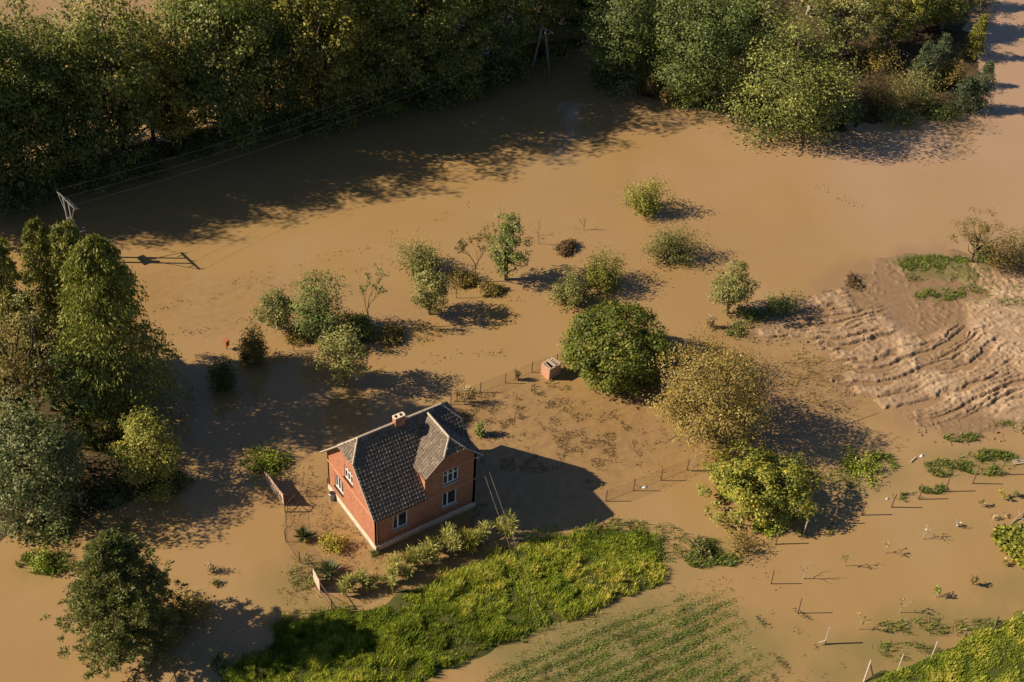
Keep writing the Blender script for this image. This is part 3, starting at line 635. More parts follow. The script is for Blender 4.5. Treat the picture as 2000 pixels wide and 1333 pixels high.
# ---------------------------------------------------------------- drowned orchard in the middle
orch = [
 ('apple_tree', 540, 642, 566, 80, 'olive', 'clump', 'pale small apple tree at the left end of the drowned orchard'),
 ('apple_tree', 622, 652, 538, 120, 'green', 'clump', 'wide green apple tree beside the pale one at the left of the orchard'),
 ('pear_tree', 719, 642, 528, 48, 'green', 'bare', 'upright pear tree with a bare twiggy top right of the wide green apple tree'),
 ('shrub', 655, 690, 632, 85, 'olive', 'fan', 'thin low olive bush in front of the wide green apple tree'),
 ('shrub', 706, 668, 615, 70, 'green', 'fan', 'dark leafy bush around the foot of the upright pear tree'),
 ('apple_tree', 672, 752, 640, 98, 'olive', 'clump', 'olive apple tree on the shadow edge above the house, nearest tree of the orchard'),
 ('shrub', 822, 548, 462, 112, 'olive', 'fan', 'broad olive green bush at the top middle of the orchard'),
 ('apple_tree', 841, 614, 530, 78, 'olive', 'clump', 'small conical apple tree just below the broad olive bush'),
 ('plum_tree', 928, 550, 452, 72, 'rust', 'bare2', 'half bare brownish plum tree left of the dark leaved tree'),
 ('apple_tree', 993, 546, 418, 84, 'green', 'cone', 'dark green tree with a spike top in the centre of the orchard'),
 ('bare_tree', 1054, 477, 418, 48, None, 'twig', 'leafless small tree right of the spike topped tree'),
 ('bare_tree', 1141, 449, 420, 20, None, 'twig', 'tiny leafless sapling alone in open water beyond the orchard'),
 ('bare_tree', 893, 582, 535, 34, None, 'twig', 'thin leafless sapling between the conical and the half bare trees'),
 ('bare_tree', 940, 570, 535, 26, None, 'twig', 'short leafless sapling under the half bare plum tree'),
 ('bare_tree', 573, 685, 658, 22, None, 'twig', 'small leafless twig tree near the shade edge right of the dark bush'),
 ('shrub', 1108, 494, 470, 44, 'debris', 'fan', 'low dark tangle of stems right of the leafless tree'),
 ('shrub', 1113, 600, 528, 84, 'olive', 'fan', 'dark olive bush, lower left of the two joined bushes'),
 ('shrub', 1176, 574, 484, 108, 'birch', 'fan', 'taller yellowish bush, upper right of the two joined bushes'),
 ('shrub', 585, 665, 640, 55, 'tan', 'fan', 'low tan scrub between the pale and the wide green apple trees'),
 ('shrub', 690, 640, 610, 46, 'rust', 'fan', 'low reddish scrub left of the upright pear tree'),
 ('shrub', 762, 668, 640, 60, 'tan', 'fan', 'thin tan scrub in the shade right of the upright pear tree'),
 ('shrub', 905, 560, 525, 60, 'rust', 'fan', 'brown scrub at the foot of the half bare plum tree'),
 ('shrub', 955, 575, 550, 46, 'tan', 'fan', 'low tan scrub left of the spike topped tree foot'),
 ('willow_shrub', 1267, 422, 341, 92, 'birch', 'fan', 'round yellow green willow bush alone in the open water, farthest out'),
 ('willow_shrub', 1314, 517, 430, 118, 'olive', 'fan', 'rounded bushy willow below the lone yellow green one'),
 ('willow_shrub', 1432, 612, 512, 88, 'olive', 'clump', 'upright brown green willow at the tip of the mud bank'),
 ('plum_tree', 492, 715, 636, 66, 'rust', 'fan', 'dark stiff bush on the edge of the shade right of the brown box'),
 ('plum_tree', 430, 765, 702, 56, 'linden_dark', 'fan', 'dark bush standing fully in the shade below the brown box'),
]
for nm, bx, by, ty, w, m, st, lab in orch:
    cat = 'shrub' if 'shrub' in nm else 'tree'; p, H = fit_tree(bx, by, ty, w, .1, st == 'fan') if st in ('fan', 'clump', 'cone') else (stand(bx, by, ty), None); H = H or height_for(p, ty); Wd = w/scale_at(p); sd = (bx*3+by) % 997
    names = ('trunk', 'crown')
    if st == 'clump': me = crown_tree(H, Wd, .12, 60, 3000+int(9*Wd*H*10), .21, sd, .8, .24, .03, 0, .25, 18)
    elif st == 'cone': me = crown_tree(H, Wd, .14, 70, 4200, .22, sd, 2.6, .2, .03, 0, .2, 18)
    elif st == 'fan': me = fan_shrub(H, Wd, sd, 80, 5200, .19, .12); names = ('stems', 'foliage')
    elif st == 'bare': me = bare_tree(H, Wd, sd, 520, .18, 4, .07)
    elif st == 'bare2': me = bare_tree(H, Wd*1.2, sd, 900, .17, 5, .1)
    else: me = bare_tree(H, Wd, sd, 0, .1, 4, .05)
    plant(nm, (float(p[0]), float(p[1]), 0), me, (TWIG, L[m] if m else None), names, lab, cat, 'plants of the drowned orchard' if m != None else None, random.uniform(0, 6.28))

# ---------------------------------------------------------------- trees right of the house
base_tree('walnut_tree', 1205, 752, 590, 196, crown_tree, 'walnut', BARK, 'dense round dark green walnut tree behind the brick shed', cb=.0, ncl=230, nl=24000, leaf=.25, hollow=.85, clr=.17, shape=.1, lobk=.2)
base_tree('willow_tree', 1398, 884, 665, 225, crown_tree, 'tan', BARK, 'wide tan and olive willow in the middle right, broadest tree near the garden', cb=.0, ncl=200, nl=26000, leaf=.19, hollow=.5, clr=.16, shape=.3, lobk=1.25)
base_tree('willow_shrub', 1408, 770, 640, 180, fan_shrub, 'tan', TWIG, 'brown green thicket behind the wide tan willow', 'shrub', ('stems', 'foliage'), ns=90, nl=6000, leaf=.18, start=.15)
base_tree('shrub', 1325, 775, 700, 60, fan_shrub, 'rust', TWIG, 'thin reddish bush between the walnut and the tan willow', 'shrub', ('stems', 'foliage'), ns=40, nl=900, leaf=.15, start=.2)
base_tree('maple_tree', 1486, 1026, 862, 205, crown_tree, 'maple', BARK, 'leafy yellow green maple at the right end of the garden fence', cb=.0, ncl=130, nl=17000, leaf=.24, hollow=.5, clr=.2, shape=.2, lobk=1.2)
base_tree('willow_shrub', 1450, 1092, 1030, 74, fan_shrub, 'tan', TWIG, 'small orange olive bush in the water below the yellow green maple', 'shrub', ('stems', 'foliage'), ns=40, nl=1000, leaf=.15, start=.15)
base_tree('hawthorn_tree', 1912, 512, 410, 120, crown_tree, 'rust', BARK, 'flat topped thin crowned tree on the right edge of the mud bank', cb=.42, ncl=60, nl=2600, leaf=.16, hollow=.2, shape=.2)
base_tree('shrub', 1962, 530, 452, 95, fan_shrub, 'rust', TWIG, 'brown bush right of the flat topped tree', 'shrub', ('stems', 'foliage'), ns=60, nl=2600, leaf=.17)
base_tree('shrub', 1925, 515, 468, 60, fan_shrub, 'green', TWIG, 'green bush at the foot of the flat topped tree', 'shrub', ('stems', 'foliage'), ns=40, nl=1300, leaf=.17)
base_tree('shrub', 2005, 515, 425, 70, fan_shrub, 'olive', TWIG, 'olive bush cut by the right edge beside the mud bank', 'shrub', ('stems', 'foliage'), ns=40, nl=1600, leaf=.17)
for (bx, by, ty, w, m, lab) in [(1530, 606, 573, 95, 'green', 'low green bush in the shade behind the upright brown green willow'), (1470, 625, 600, 60, 'green', 'small green bush at the foot of the upright brown green willow'), (1440, 650, 630, 60, 'olive', 'low weedy bush on the tip of the mud bank'), (1668, 556, 540, 50, 'debris', 'small dark tussock at the water edge of the mud bank'), (1690, 925, 888, 110, 'grass', 'dark green grassy bush in the shade of the tan willow'), (1500, 1040, 1015, 60, 'grass', 'grassy clump at the foot of the yellow green maple'), (1370, 1085, 1050, 46, 'olive', 'scraggy weed bush left of the orange olive bush'), (520, 925, 880, 90, 'grass', 'lit green grassy bush at the corner of the garden fence'), (80, 1118, 1080, 70, 'grass', 'bright grassy clump in the water under the grey green maple'), (937, 852, 822, 20, 'green', 'small weed behind the right corner of the house')]:
    base_tree('shrub', bx, by, ty, w, fan_shrub, m, TWIG, lab, 'shrub', ('stems', 'foliage'), ns=40, nl=1100, leaf=.2, start=.05)

# ---------------------------------------------------------------- grove at the top right
base_tree('linden_tree', 1552, 262, 22, 235, crown_tree, 'linden', BARK, 'big sunlit linden at the water edge, foremost of the far right grove', cb=.01, ncl=120, nl=27000, leaf=.28, hollow=.5, clr=.22, shape=.75)
base_tree('linden_tree', 1378, 212, -60, 190, crown_tree, 'linden_dark', BARK, 'tall darker linden left of the big sunlit linden', cb=.02, ncl=110, nl=24000, leaf=.28, hollow=.45, clr=.22, shape=.7)
base_tree('ash_tree', 1218, 170, -50, 150, crown_tree, 'linden_dark', BARK, 'tall ash at the left end of the far right grove by the water gap', cb=.02, ncl=100, nl=19000, leaf=.28, hollow=.4, clr=.21)
base_tree('ash_tree', 1290, 110, -120, 150, crown_tree, 'linden', BARK, 'ash between the left end ash and the darker linden', cb=.05, ncl=90, nl=8000, leaf=.36, hollow=.4, clr=.2)
base_tree('ash_tree', 1478, 120, -90, 160, crown_tree, 'linden_dark', BARK, 'ash behind the gap between the two lindens', cb=.05, ncl=90, nl=8000, leaf=.36, hollow=.4, clr=.2)
base_tree('oak_tree', 1150, 80, -70, 100, crown_tree, 'oak', BARK, 'dark oak closing the water gap at the top', cb=.05, ncl=80, nl=6000, leaf=.36, hollow=.4)
for (bx, by, ty, w, m, lab) in [(1665, 110, -50, 130, 'olive', 'thin olive tree behind the sunlit linden'), (1752, 92, -60, 115, 'birch', 'yellow green tree with a pale leaning stem in the far right grove'), (1805, 62, -80, 110, 'birch', 'yellow green tree next right of the pale leaning stem'), (1858, 58, -60, 90, 'birch', 'yellow green tree at the right side of the far grove'), (1700, 20, -150, 100, 'linden_dark', 'dark tree filling the top of the far right grove'), (1600, 30, -150, 120, 'linden', 'tree top behind the sunlit linden at the upper edge')]:
    base_tree('ash_tree', bx, by, ty, w, crown_tree, m, BARKP, lab, 'tree', cb=.08, ncl=90, nl=11000, leaf=.27, hollow=.25, clr=.19)
for (bx, by, ty, w, lab) in [(1838, 165, 68, 66, 'blue green spruce, taller of the middle pair in the far grove'), (1803, 172, 84, 50, 'blue green spruce, shorter of the middle pair in the far grove'), (1922, 214, 120, 58, 'pointed spruce at the right tip of the far grove'), (1888, 215, 152, 62, 'short spruce left of the pointed one at the tip of the far grove'), (1912, 112, 30, 44, 'slim light spruce at the top right beside the open water'), (1893, 15, -60, 60, 'dark spruce at the upper right edge, left of the far dark pair'), (1930, 12, -50, 60, 'dark spruce at the upper right edge, middle of the far dark ones'), (1800, 30, -40, 50, 'dark spruce hidden behind the yellow green trees')]:
    base_tree('spruce_tree', bx, by, ty, w, spruce_tree, 'birch' if 'slim' in lab else 'spruce', BARK, lab, 'tree', nl=4200)
for (bx, by, ty, w, m, lab) in [(1268, 190, 130, 75, 'rust', 'brownish bush at the foot of the ash by the water gap'), (1350, 212, 158, 85, 'green', 'grey green bush at the foot of the darker linden'), (1310, 205, 165, 60, 'tan', 'dry tan bush between the brownish and grey green bushes'), (1655, 245, 170, 100, 'linden_dark', 'dark shaded bush right of the sunlit linden'), (1725, 225, 110, 105, 'rust', 'reddish brown thicket in the middle of the far right grove'), (1790, 215, 120, 110, 'olive', 'grey olive bush under the spruce pair'), (1760, 245, 200, 90, 'olive', 'low olive bush on the shaded shore of the far grove'), (1860, 175, 110, 70, 'rust', 'reddish bush between the spruce pair and the slim light spruce'), (1840, 235, 190, 80, 'linden_dark', 'low dark bush left of the short spruce'), (1720, 140, 80, 90, 'tan', 'tan bush behind the reddish brown thicket'), (1175, 170, 120, 50, 'linden_dark', 'dark bush left of the ash by the water gap')]:
    base_tree('shrub', bx, by, ty, w, fan_shrub, m, TWIG, lab, 'shrub', ('stems', 'foliage'), ns=60, nl=2600, leaf=.24, start=.12)

# ---------------------------------------------------------------- grass, crops and weeds (nobody could count them)
def scatter(poly, n, R, edge=0.0):
    P = np.array(poly); out = []
    x0, x1, y0, y1 = max(P[:, 0].min(), -90), P[:, 0].max(), P[:, 1].min(), P[:, 1].max(); tot = 0
    while tot < n:
        X = R.uniform(x0, x1, n*2); Y = R.uniform(y0, y1, n*2); s = sdf(poly, X, Y)+(fbm(X*.6, Y*.6, 77)-.5)*3*edge
        k = s > 0; out.append(np.stack([X[k], Y[k]], -1)); tot += k.sum()
    return np.concatenate(out)[:n]
def visible(Pt, m=60):
    q = np.concatenate([Pt, np.zeros((len(Pt), 1))], 1); x, y = proj(q); return (x > -m) & (x < 2000+m) & (y > -m) & (y < 1333+m*1.5)
def blades(Pt, z, h, w, v, R, name, bend=.5, wind=(.3, -.2)):
    n = len(Pt); az = R.uniform(0, 6.283, n); d = np.stack([np.cos(az), np.sin(az), 0*az], -1); side = np.stack([-np.sin(az), np.cos(az), 0*az], -1)
    tip = d*(h*bend*R.uniform(.2, 1.2, n))[:, None]+np.array([wind[0], wind[1], 0])*h[:, None]*.5; tip[:, 2] = h
    B = np.stack([Pt[:, 0], Pt[:, 1], np.broadcast_to(z, (n,))], -1); V = np.empty((n, 4, 3))
    V[:, 0] = B-side*w[:, None]/2; V[:, 1] = B+side*w[:, None]/2; m = B+tip*.55; m[:, 2] = B[:, 2]+h*.7
    V[:, 2] = m+side*w[:, None]*.42; V[:, 3] = m-side*w[:, None]*.42
    T = B+tip; V5 = np.concatenate([V, T[:, None]], 1).reshape(-1, 3)
    i = np.arange(n)*5; q = np.stack([i, i+1, i+2], -1); q2 = np.stack([i, i+2, i+3], -1); q3 = np.stack([i+3, i+2, i+4], -1)
    Fc = np.stack([q, q2, q3], 1).reshape(-1, 3); return np_mesh(name, V5, Fc, face_attrs={'v': np.clip(np.repeat(v, 3), 0, 1)})
R = np.random.RandomState(8)
Pt = scatter(lawn, 300000, R, 1.1); Pt = Pt[visible(Pt)]; x, y = Pt[:, 0], Pt[:, 1]; n = len(Pt)
cl = fbm(x*1.1, y*1.1, 61); cl2 = fbm(x*.25, y*.25, 62); tuft = vnoise(x*2.6, y*2.6, 63)
sd_ = sdf(lawn, x, y); gap = 1-.85*sstep(fbm(x*.7+40, y*.7, 69), .60, .66)*(fbm(x*.12, y*.12, 60) > .42); keep = (R.rand(n) < gap*np.clip(.35+1.3*(cl-.35)+.6*tuft, .05, 1)*np.clip(.15+sd_*.55, .08, 1)); Pt, x, y, cl, cl2, tuft = Pt[keep], x[keep], y[keep], cl[keep], cl2[keep], tuft[keep]; n = len(Pt)
tall = sstep(fbm(x*.5, y*.5, 64), .48, .62); h = (.10+.42*np.clip(cl*1.5-.3, 0, 1)+.2*tuft+.35*tall)*R.uniform(.45, 1.3, n)*.68
tag(link('tall_grass', blades(Pt, .08, h, R.uniform(.018, .06, n), .46+(cl2-.5)*1.2+(cl-.5)*.9+(fbm(x*3, y*3, 68)-.5)*.8+R.normal(0, .13, n), R, 'tall_grass', .5, (.12, -.06)), mat=L['grass']), 'lush bright green grass and weeds in front of the house', 'grass', kind='stuff')
Pt = scatter(bank, 110000, R, .5); Pt = Pt[visible(Pt)]; n = len(Pt); x, y = Pt[:, 0], Pt[:, 1]; cl = fbm(x*1.1, y*1.1, 65)
h = (.10+.5*cl)*R.uniform(.5, 1.1, n)
tag(link('bank_grass', blades(Pt, .40, h, R.uniform(.02, .06, n), .55+(cl-.5)*1.2+R.normal(0, .14, n), R, 'bank_grass', .5, (.12, -.06)), mat=L['grass']), 'bright grass on the bank in the lower right corner', 'grass', kind='stuff')
# drowned crop rows: two sets of drills
Pt = scatter(fieldp, 260000, R, 1.2); Pt = Pt[visible(Pt)]
q = np.concatenate([Pt, np.zeros((len(Pt), 1))], 1); px, py = proj(q); x, y = Pt[:, 0], Pt[:, 1]
a0 = g(950, 1310)[:2]; a1 = g(1290, 1165)[:2]; dr = norm((a1-a0)[None])[0]; nr = np.array([-dr[1], dr[0]]); sx = Pt@nr; rowv = .5+.5*np.cos(sx/1.05*6.283+(fbm(x*.2, y*.2, 70)-.5)*2)
pat = fbm(x*.45, y*.45, 71)*.8+fbm(x*1.8, y*1.8, 72)*.5
pr = np.clip((rowv**1.5*.8+.18)*np.clip((pat-.40)*2.6, .06, 1), 0, 1)*np.clip(1.15-(px-1340)/200, .12, 1)*np.clip(sdf(fieldp, x, y)/2.2, .1, 1)*np.clip(.4+(py-1150)/110, .3, 1); k = R.rand(len(Pt)) < pr
Pt = Pt[k]; n = len(Pt); x, y = Pt[:, 0], Pt[:, 1]
tag(link('crop_rows', blades(Pt, -.03, R.uniform(.05, .2, n), R.uniform(.02, .055, n), .42+(fbm(x, y, 73)-.5)*.8+R.normal(0, .15, n), R, 'crop_rows', 1.1), mat=L['crop']), 'rows of short half drowned green crop beyond the strip of tall grass', 'crop', kind='stuff')
rows2 = wpoly([(1330, 1150), (1480, 1150), (1580, 1200), (1720, 1345), (1520, 1345), (1440, 1190)])
Pt = scatter(rows2, 26000, R, .5); b0 = g(1400, 1160)[:2]; b1 = g(1600, 1330)[:2]; dr = norm((b1-b0)[None])[0]; nr = np.array([-dr[1], dr[0]]); x, y = Pt[:, 0], Pt[:, 1]
rowv = .5+.5*np.cos((Pt@nr)/1.6*6.283); k = R.rand(len(Pt)) < np.clip(rowv**3*np.clip((fbm(x*.9, y*.9, 74)-.5)*4, 0, 1), 0, 1)*.5
Pt = Pt[k]; n = len(Pt)
tag(link('drowned_crop_drills', blades(Pt, -.03, R.uniform(.05, .14, n), R.uniform(.04, .08, n), .35+R.normal(0, .15, n), R, 'drowned_crop_drills', 1.4), mat=L['weed']), 'faint lines of drowned seedlings beside the crop rows', 'crop', kind='stuff')
# emergent weeds: patches (px centre, radii px, count, green?)
def patches(lst, R, thr=.45, fs=1.2, sd=80):
    out = []
    for cx, cy, rx, ry, n in lst:
        a = R.uniform(0, 6.283, n); r = np.sqrt(R.rand(n)); X = cx+rx*r*np.cos(a); Y = cy+ry*r*np.sin(a)
        Pp = np.array([g(u_, v_)[:2] for u_, v_ in zip(X, Y)]); k = fbm(Pp[:, 0]*fs, Pp[:, 1]*fs, sd) > thr+.15*r*R.rand(n)+R.normal(0, .055, n); out.append(Pp[k])
    return np.concatenate(out)
Pt = patches([(1700, 905, 60, 20, 2600), (1930, 905, 62, 26, 3800), (1840, 915, 40, 18, 900), (1820, 957, 26, 9, 700), (1770, 972, 28, 9, 500), (1370, 1080, 40, 32, 1600), (1420, 1095, 30, 12, 500), (1880, 855, 40, 10, 700), (1980, 835, 40, 12, 700),
              (90, 1100, 60, 24, 1900), (520, 900, 52, 26, 1900), (470, 1300, 60, 30, 1500), (590, 1120, 30, 40, 420), (620, 1130, 20, 40, 300), (1205, 1025, 60, 12, 500), (1300, 1060, 40, 40, 700), (1780, 545, 30, 8, 300), (1830, 518, 75, 18, 9000), (1890, 535, 50, 14, 3000), (1940, 565, 70, 12, 1500), (1835, 578, 50, 12, 2600), (1960, 590, 60, 14, 1500), (1850, 1225, 150, 18, 1300), (1750, 1275, 90, 20, 900),
              (960, 1010, 50, 30, 600), (330, 950, 60, 20, 900), (180, 1030, 90, 26, 900), (690, 1225, 60, 10, 300), (1560, 1040, 70, 14, 500), (1490, 610, 60, 12, 1200), (1640, 935, 70, 20, 700)], R)
n = len(Pt); x, y = Pt[:, 0], Pt[:, 1]
tag(link('emergent_weeds', blades(Pt, -.02, R.uniform(.08, .42, n), R.uniform(.03, .08, n), .45+(fbm(x, y, 82)-.5)*.9+R.normal(0, .15, n), R, 'emergent_weeds', .9), mat=L['weedgreen']), 'patches of green weeds standing out of shallow water', 'weeds', kind='stuff')
Pt = patches([(1340, 215, 90, 18, 900), (1380, 240, 40, 8, 200), (1600, 740, 70, 60, 900), (1560, 700, 50, 50, 400), (910, 770, 24, 12, 500), (1070, 760, 40, 16, 500), (1385, 640, 14, 8, 260), (340, 1170, 60, 20, 300), (1150, 950, 40, 12, 200), (1480, 655, 60, 16, 500), (1280, 180, 50, 12, 400)], R, .5)
n = len(Pt); x, y = Pt[:, 0], Pt[:, 1]
tag(link('dry_reeds', blades(Pt, -.02, R.uniform(.1, .35, n), R.uniform(.04, .08, n), .45+R.normal(0, .2, n), R, 'dry_reeds', .9), mat=L['tan']), 'scattered dry tan reeds at the water line', 'weeds', kind='stuff')
# drowned stems and floating litter: flat dark slivers
def litter(Pt, size, v, name):
    n = len(Pt); a = R.normal(-.3, .8, n); A = np.stack([np.cos(a), np.sin(a), R.normal(0, .12, n)], -1); B = np.stack([-np.sin(a), np.cos(a), R.normal(0, .3, n)], -1)
    C = np.stack([Pt[:, 0], Pt[:, 1], R.uniform(.015, .05, n)], -1); return leaf_quads(C, norm(A), norm(B), size, size*.28, v, name)
lst = [(1060, 850, 190, 75, 9500), (980, 800, 110, 40, 3400), (1180, 860, 130, 60, 3600), (1290, 930, 70, 30, 300), (700, 1120, 110, 50, 800), (600, 1010, 50, 70, 800), (610, 950, 60, 40, 500), (680, 1060, 60, 50, 900), (580, 1140, 40, 50, 500)]
Pt = patches(lst, R, .54, 1.0, 90); Pt2 = patches([(880+0, 860, 60, 40, 300), (1420, 1130, 120, 60, 260), (1500, 740, 110, 80, 700), (1600, 780, 90, 40, 500)], R, .55, 1.0, 91); Pt = np.concatenate([Pt, Pt2]); n = len(Pt)
tag(link('drowned_stems', litter(Pt, R.uniform(.06, .27, n), .45+R.normal(0, .25, n), 'drowned_stems'), mat=L['debris']), 'dark drowned stems showing in the shallow garden', 'weeds', kind='stuff')
lines = [[(205, 640), (300, 608), (420, 573), (520, 535), (640, 505), (740, 472), (850, 430), (940, 400)], [(330, 590), (470, 560), (600, 560), (780, 500), (850, 470)], [(360, 650), (450, 640), (640, 600)], [(780, 650), (900, 640), (960, 600), (1080, 560)], [(1600, 360), (1680, 405)], [(1380, 245), (1440, 268)], [(240, 700), (420, 640), (520, 620)], [(1150, 660), (1250, 640)], [(1040, 470), (1190, 430)], [(830, 700), (1000, 690)]]
pp = []
for ln in lines:
    for (xa, ya), (xb, yb) in zip(ln[:-1], ln[1:]):
        m_ = int(math.hypot(xb-xa, yb-ya)/2.2)
        for _ in range(m_):
            t = R.rand(); cx, cy = xa+(xb-xa)*t+R.normal(0, 10), ya+(yb-ya)*t+R.normal(0, 6)
            if vnoise(cx*.05, cy*.08, 5) < .5: continue
            for _ in range(R.randint(1, 4)): pp.append(g(cx+R.normal(0, 3), cy+R.normal(0, 1.5))[:2])
Pt = np.array(pp); n = len(Pt)
tag(link('floating_litter', litter(Pt, R.uniform(.06, .26, n), .4+R.normal(0, .25, n), 'floating_litter'), mat=L['debris']), 'strings of small dark litter floating on the open water', 'litter', kind='stuff')

# ---------------------------------------------------------------- the brick house
WH = 9.24; DH = 8.0; OV = .41
house = tag(empty('brick_house', (0, 0, 0)), 'red brick house with a dark tiled half hipped roof standing in the flood', 'house')
def wall(name, outer, holes, plane, const, out_n, material, depth=.22):
    """polygon with holes in the plane (axis 0: x=const, 1: y=const), reveals pushed inward"""
    P3 = (lambda p: (const, p[0], p[1])) if plane == 0 else (lambda p: (p[0], const, p[1]))
    loops = [outer]+holes; polys = [[Vector((p[0], p[1], 0)) for p in lp] for lp in loops]
    tris = tessellate_polygon(polys); flatp = [p for lp in loops for p in lp]
    vs = [P3(p) for p in flatp]; nv = Vector(out_n); mb = MB(); mb.add(vs, [tuple(t) for t in tris])
    mb.add([Vector(P3(p))-nv*depth for p in outer], [tuple(range(len(outer)))])
    for lp in loops:
        k = len(lp); mb.add([P3(p) for p in lp]+[Vector(P3(p))-nv*depth for p in lp], [(i, (i+1) % k, (i+1) % k+k, i+k) for i in range(k)])
    me = mb.mesh(name); o = link(name, me, house, material); return o
def rect(a, b, c, e): return [(a, c), (b, c), (b, e), (a, e)]
win_f = [(1.52, 2.88, 1.66, 3.28), (6.12, 7.46, 1.70, 3.30), (6.12, 7.58, 4.32, 5.78)]
win_s = [(5.38, 6.78, 1.62, 3.1), (3.66, 5.02, 4.24, 5.6)]
wall('front_wall', [(0, -.3), (WH, -.3), (WH, 6.52), (7.92, 7.72), (6.0, 7.72), (4.45, 6.3), (4.45, 4.55), (0, 4.55)], [rect(*w) for w in win_f], 1, 0.0, (0, -1, 0), BRX)
wall('side_wall', [(.0, -.3), (DH, -.3), (DH, 4.55), (5.15, 7.5), (2.85, 7.5), (.0, 4.55)], [rect(*w) for w in win_s], 0, 0.0, (-1, 0, 0), BRY)
wall('right_wall', [(.0, -.3), (DH, -.3), (DH, 4.55), (5.15, 7.5), (2.85, 7.5), (1.9, 6.5), (.0, 6.5)], [], 0, WH, (1, 0, 0), BRY)
wall('back_wall', [(0, -.3), (WH, -.3), (WH, 4.55), (0, 4.55)], [], 1, DH, (0, 1, 0), BRX)
mb = MB(); mb.slab([(4.452, .01, 4.4), (4.452, .01, 6.3), (4.452, 1.6, 6.3)], (-1, 0, 0), .2); mb.build('bay_cheek_wall', BRY, house)
mb = MB(); mb.box((WH/2, -.03, .17), (WH+.16, .10, 1.0)); mb.build('plinth', PLINTH, house)
mb = MB(); mb.box((-.03, DH/2, .17), (.10, DH+.04, 1.0)); mb.build('plinth', PLINTH, house)
mb = MB(); mb.box((WH+.03, DH/2, .17), (.10, DH+.04, 1.0)); mb.build('plinth', PLINTH, house)
# row of pale brick heads over the plinth, and pale bands
mb = MB()
for i in range(34): mb.box((.2+i*.265, -.07, .745), (.15, .16, .10))
tag(mb.build('brick_head_row', plain('pale_brick', (.78, .68, .6), .9, .1, .15, 12), house), 'row of pale brick ends along the top of the plinth')['kind'] = 'stuff'
mb = MB(); mb.box((2.2, -.015, 3.56), (4.4, .05, .12)); mb.box((6.84, -.016, 3.52), (4.78, .05, .12)); mb.box((6.84, -.016, 5.95), (4.78, .05, .12)); mb.build('brick_band', TRIM, house)
mb = MB(); mb.box((-.015, 4.0, 3.55), (.05, 7.98, .14)); mb.build('brick_band', TRIM, house)
# round ornament in the gable
mb = MB(); c0 = Vector((6.8, -.02, 6.95)); mb.tube([c0+Vector((math.cos(a_)*.3, 0, math.sin(a_)*.3)) for a_ in np.linspace(0, 6.283, 17)], .035, 5)
mb.tube([c0+Vector((-.17, 0, .14)), c0+Vector((0, 0, -.16)), c0+Vector((.17, 0, .14))], .03, 5); mb.build('gable_ornament', TRIM, house)
# windows
def window(plane, w, cols, transom=None):
    a_, b_, c_, e_ = w; cx, cz = (a_+b_)/2, (c_+e_)/2; wd, hg = b_-a_, e_-c_; dp = .10; t = .085
    T = (lambda x, o, z: (x, o, z)) if plane == 1 else (lambda x, o, z: (o, x, z))
    def bx(mb, x, z, sx, sz, o, sd): mb.box(T(x, o, z), T(sx, sd, sz))
    fr = MB(); bx(fr, cx, c_+t/2, wd, t, dp, .08); bx(fr, cx, e_-t/2, wd, t, dp, .08)
    for x in (a_+t/2, b_-t/2): bx(fr, x, cz, t, hg-2*t, dp, .08)
    for x in cols: bx(fr, x, cz, t*1.15, hg-2*t, dp-.004, .07)
    if transom: bx(fr, cx, transom, wd-2*t, t*.8, dp-.002, .066)
    f = fr.build('window', WHITE, house)
    xs_ = [a_+t]+list(cols)+[b_-t]
    for x0, x1 in zip(xs_[:-1], xs_[1:]):
        zs = [c_+t]+([transom] if transom else [])+[e_-t]
        for z0, z1 in zip(zs[:-1], zs[1:]): p = MB(); bx(p, (x0+x1)/2, (z0+z1)/2, x1-x0, z1-z0, dp+.03, .02); p.build('pane', GLASS, f)
    s_ = MB(); bx(s_, cx, c_-.03, wd+.12, .05, -.035, .2); s_.build('sill', DARKM if plane == 0 else CONC, f)
    return f
window(1, win_f[0], [1.52+.5]); window(1, win_f[1], [6.12+.5]); window(1, win_f[2], [6.12+.49, 6.12+.97], 5.3)
window(0, win_s[0], [5.38+.47, 5.38+.93]); window(0, win_s[1], [3.66+.45, 3.66+.91], 5.15)
mb = MB()
for i in range(7): mb.box((6.2+i*.21, -.05, 4.2), (.1, .1, .05))
mb.build('sill_bricks', CAPM, house)['kind'] = 'stuff'

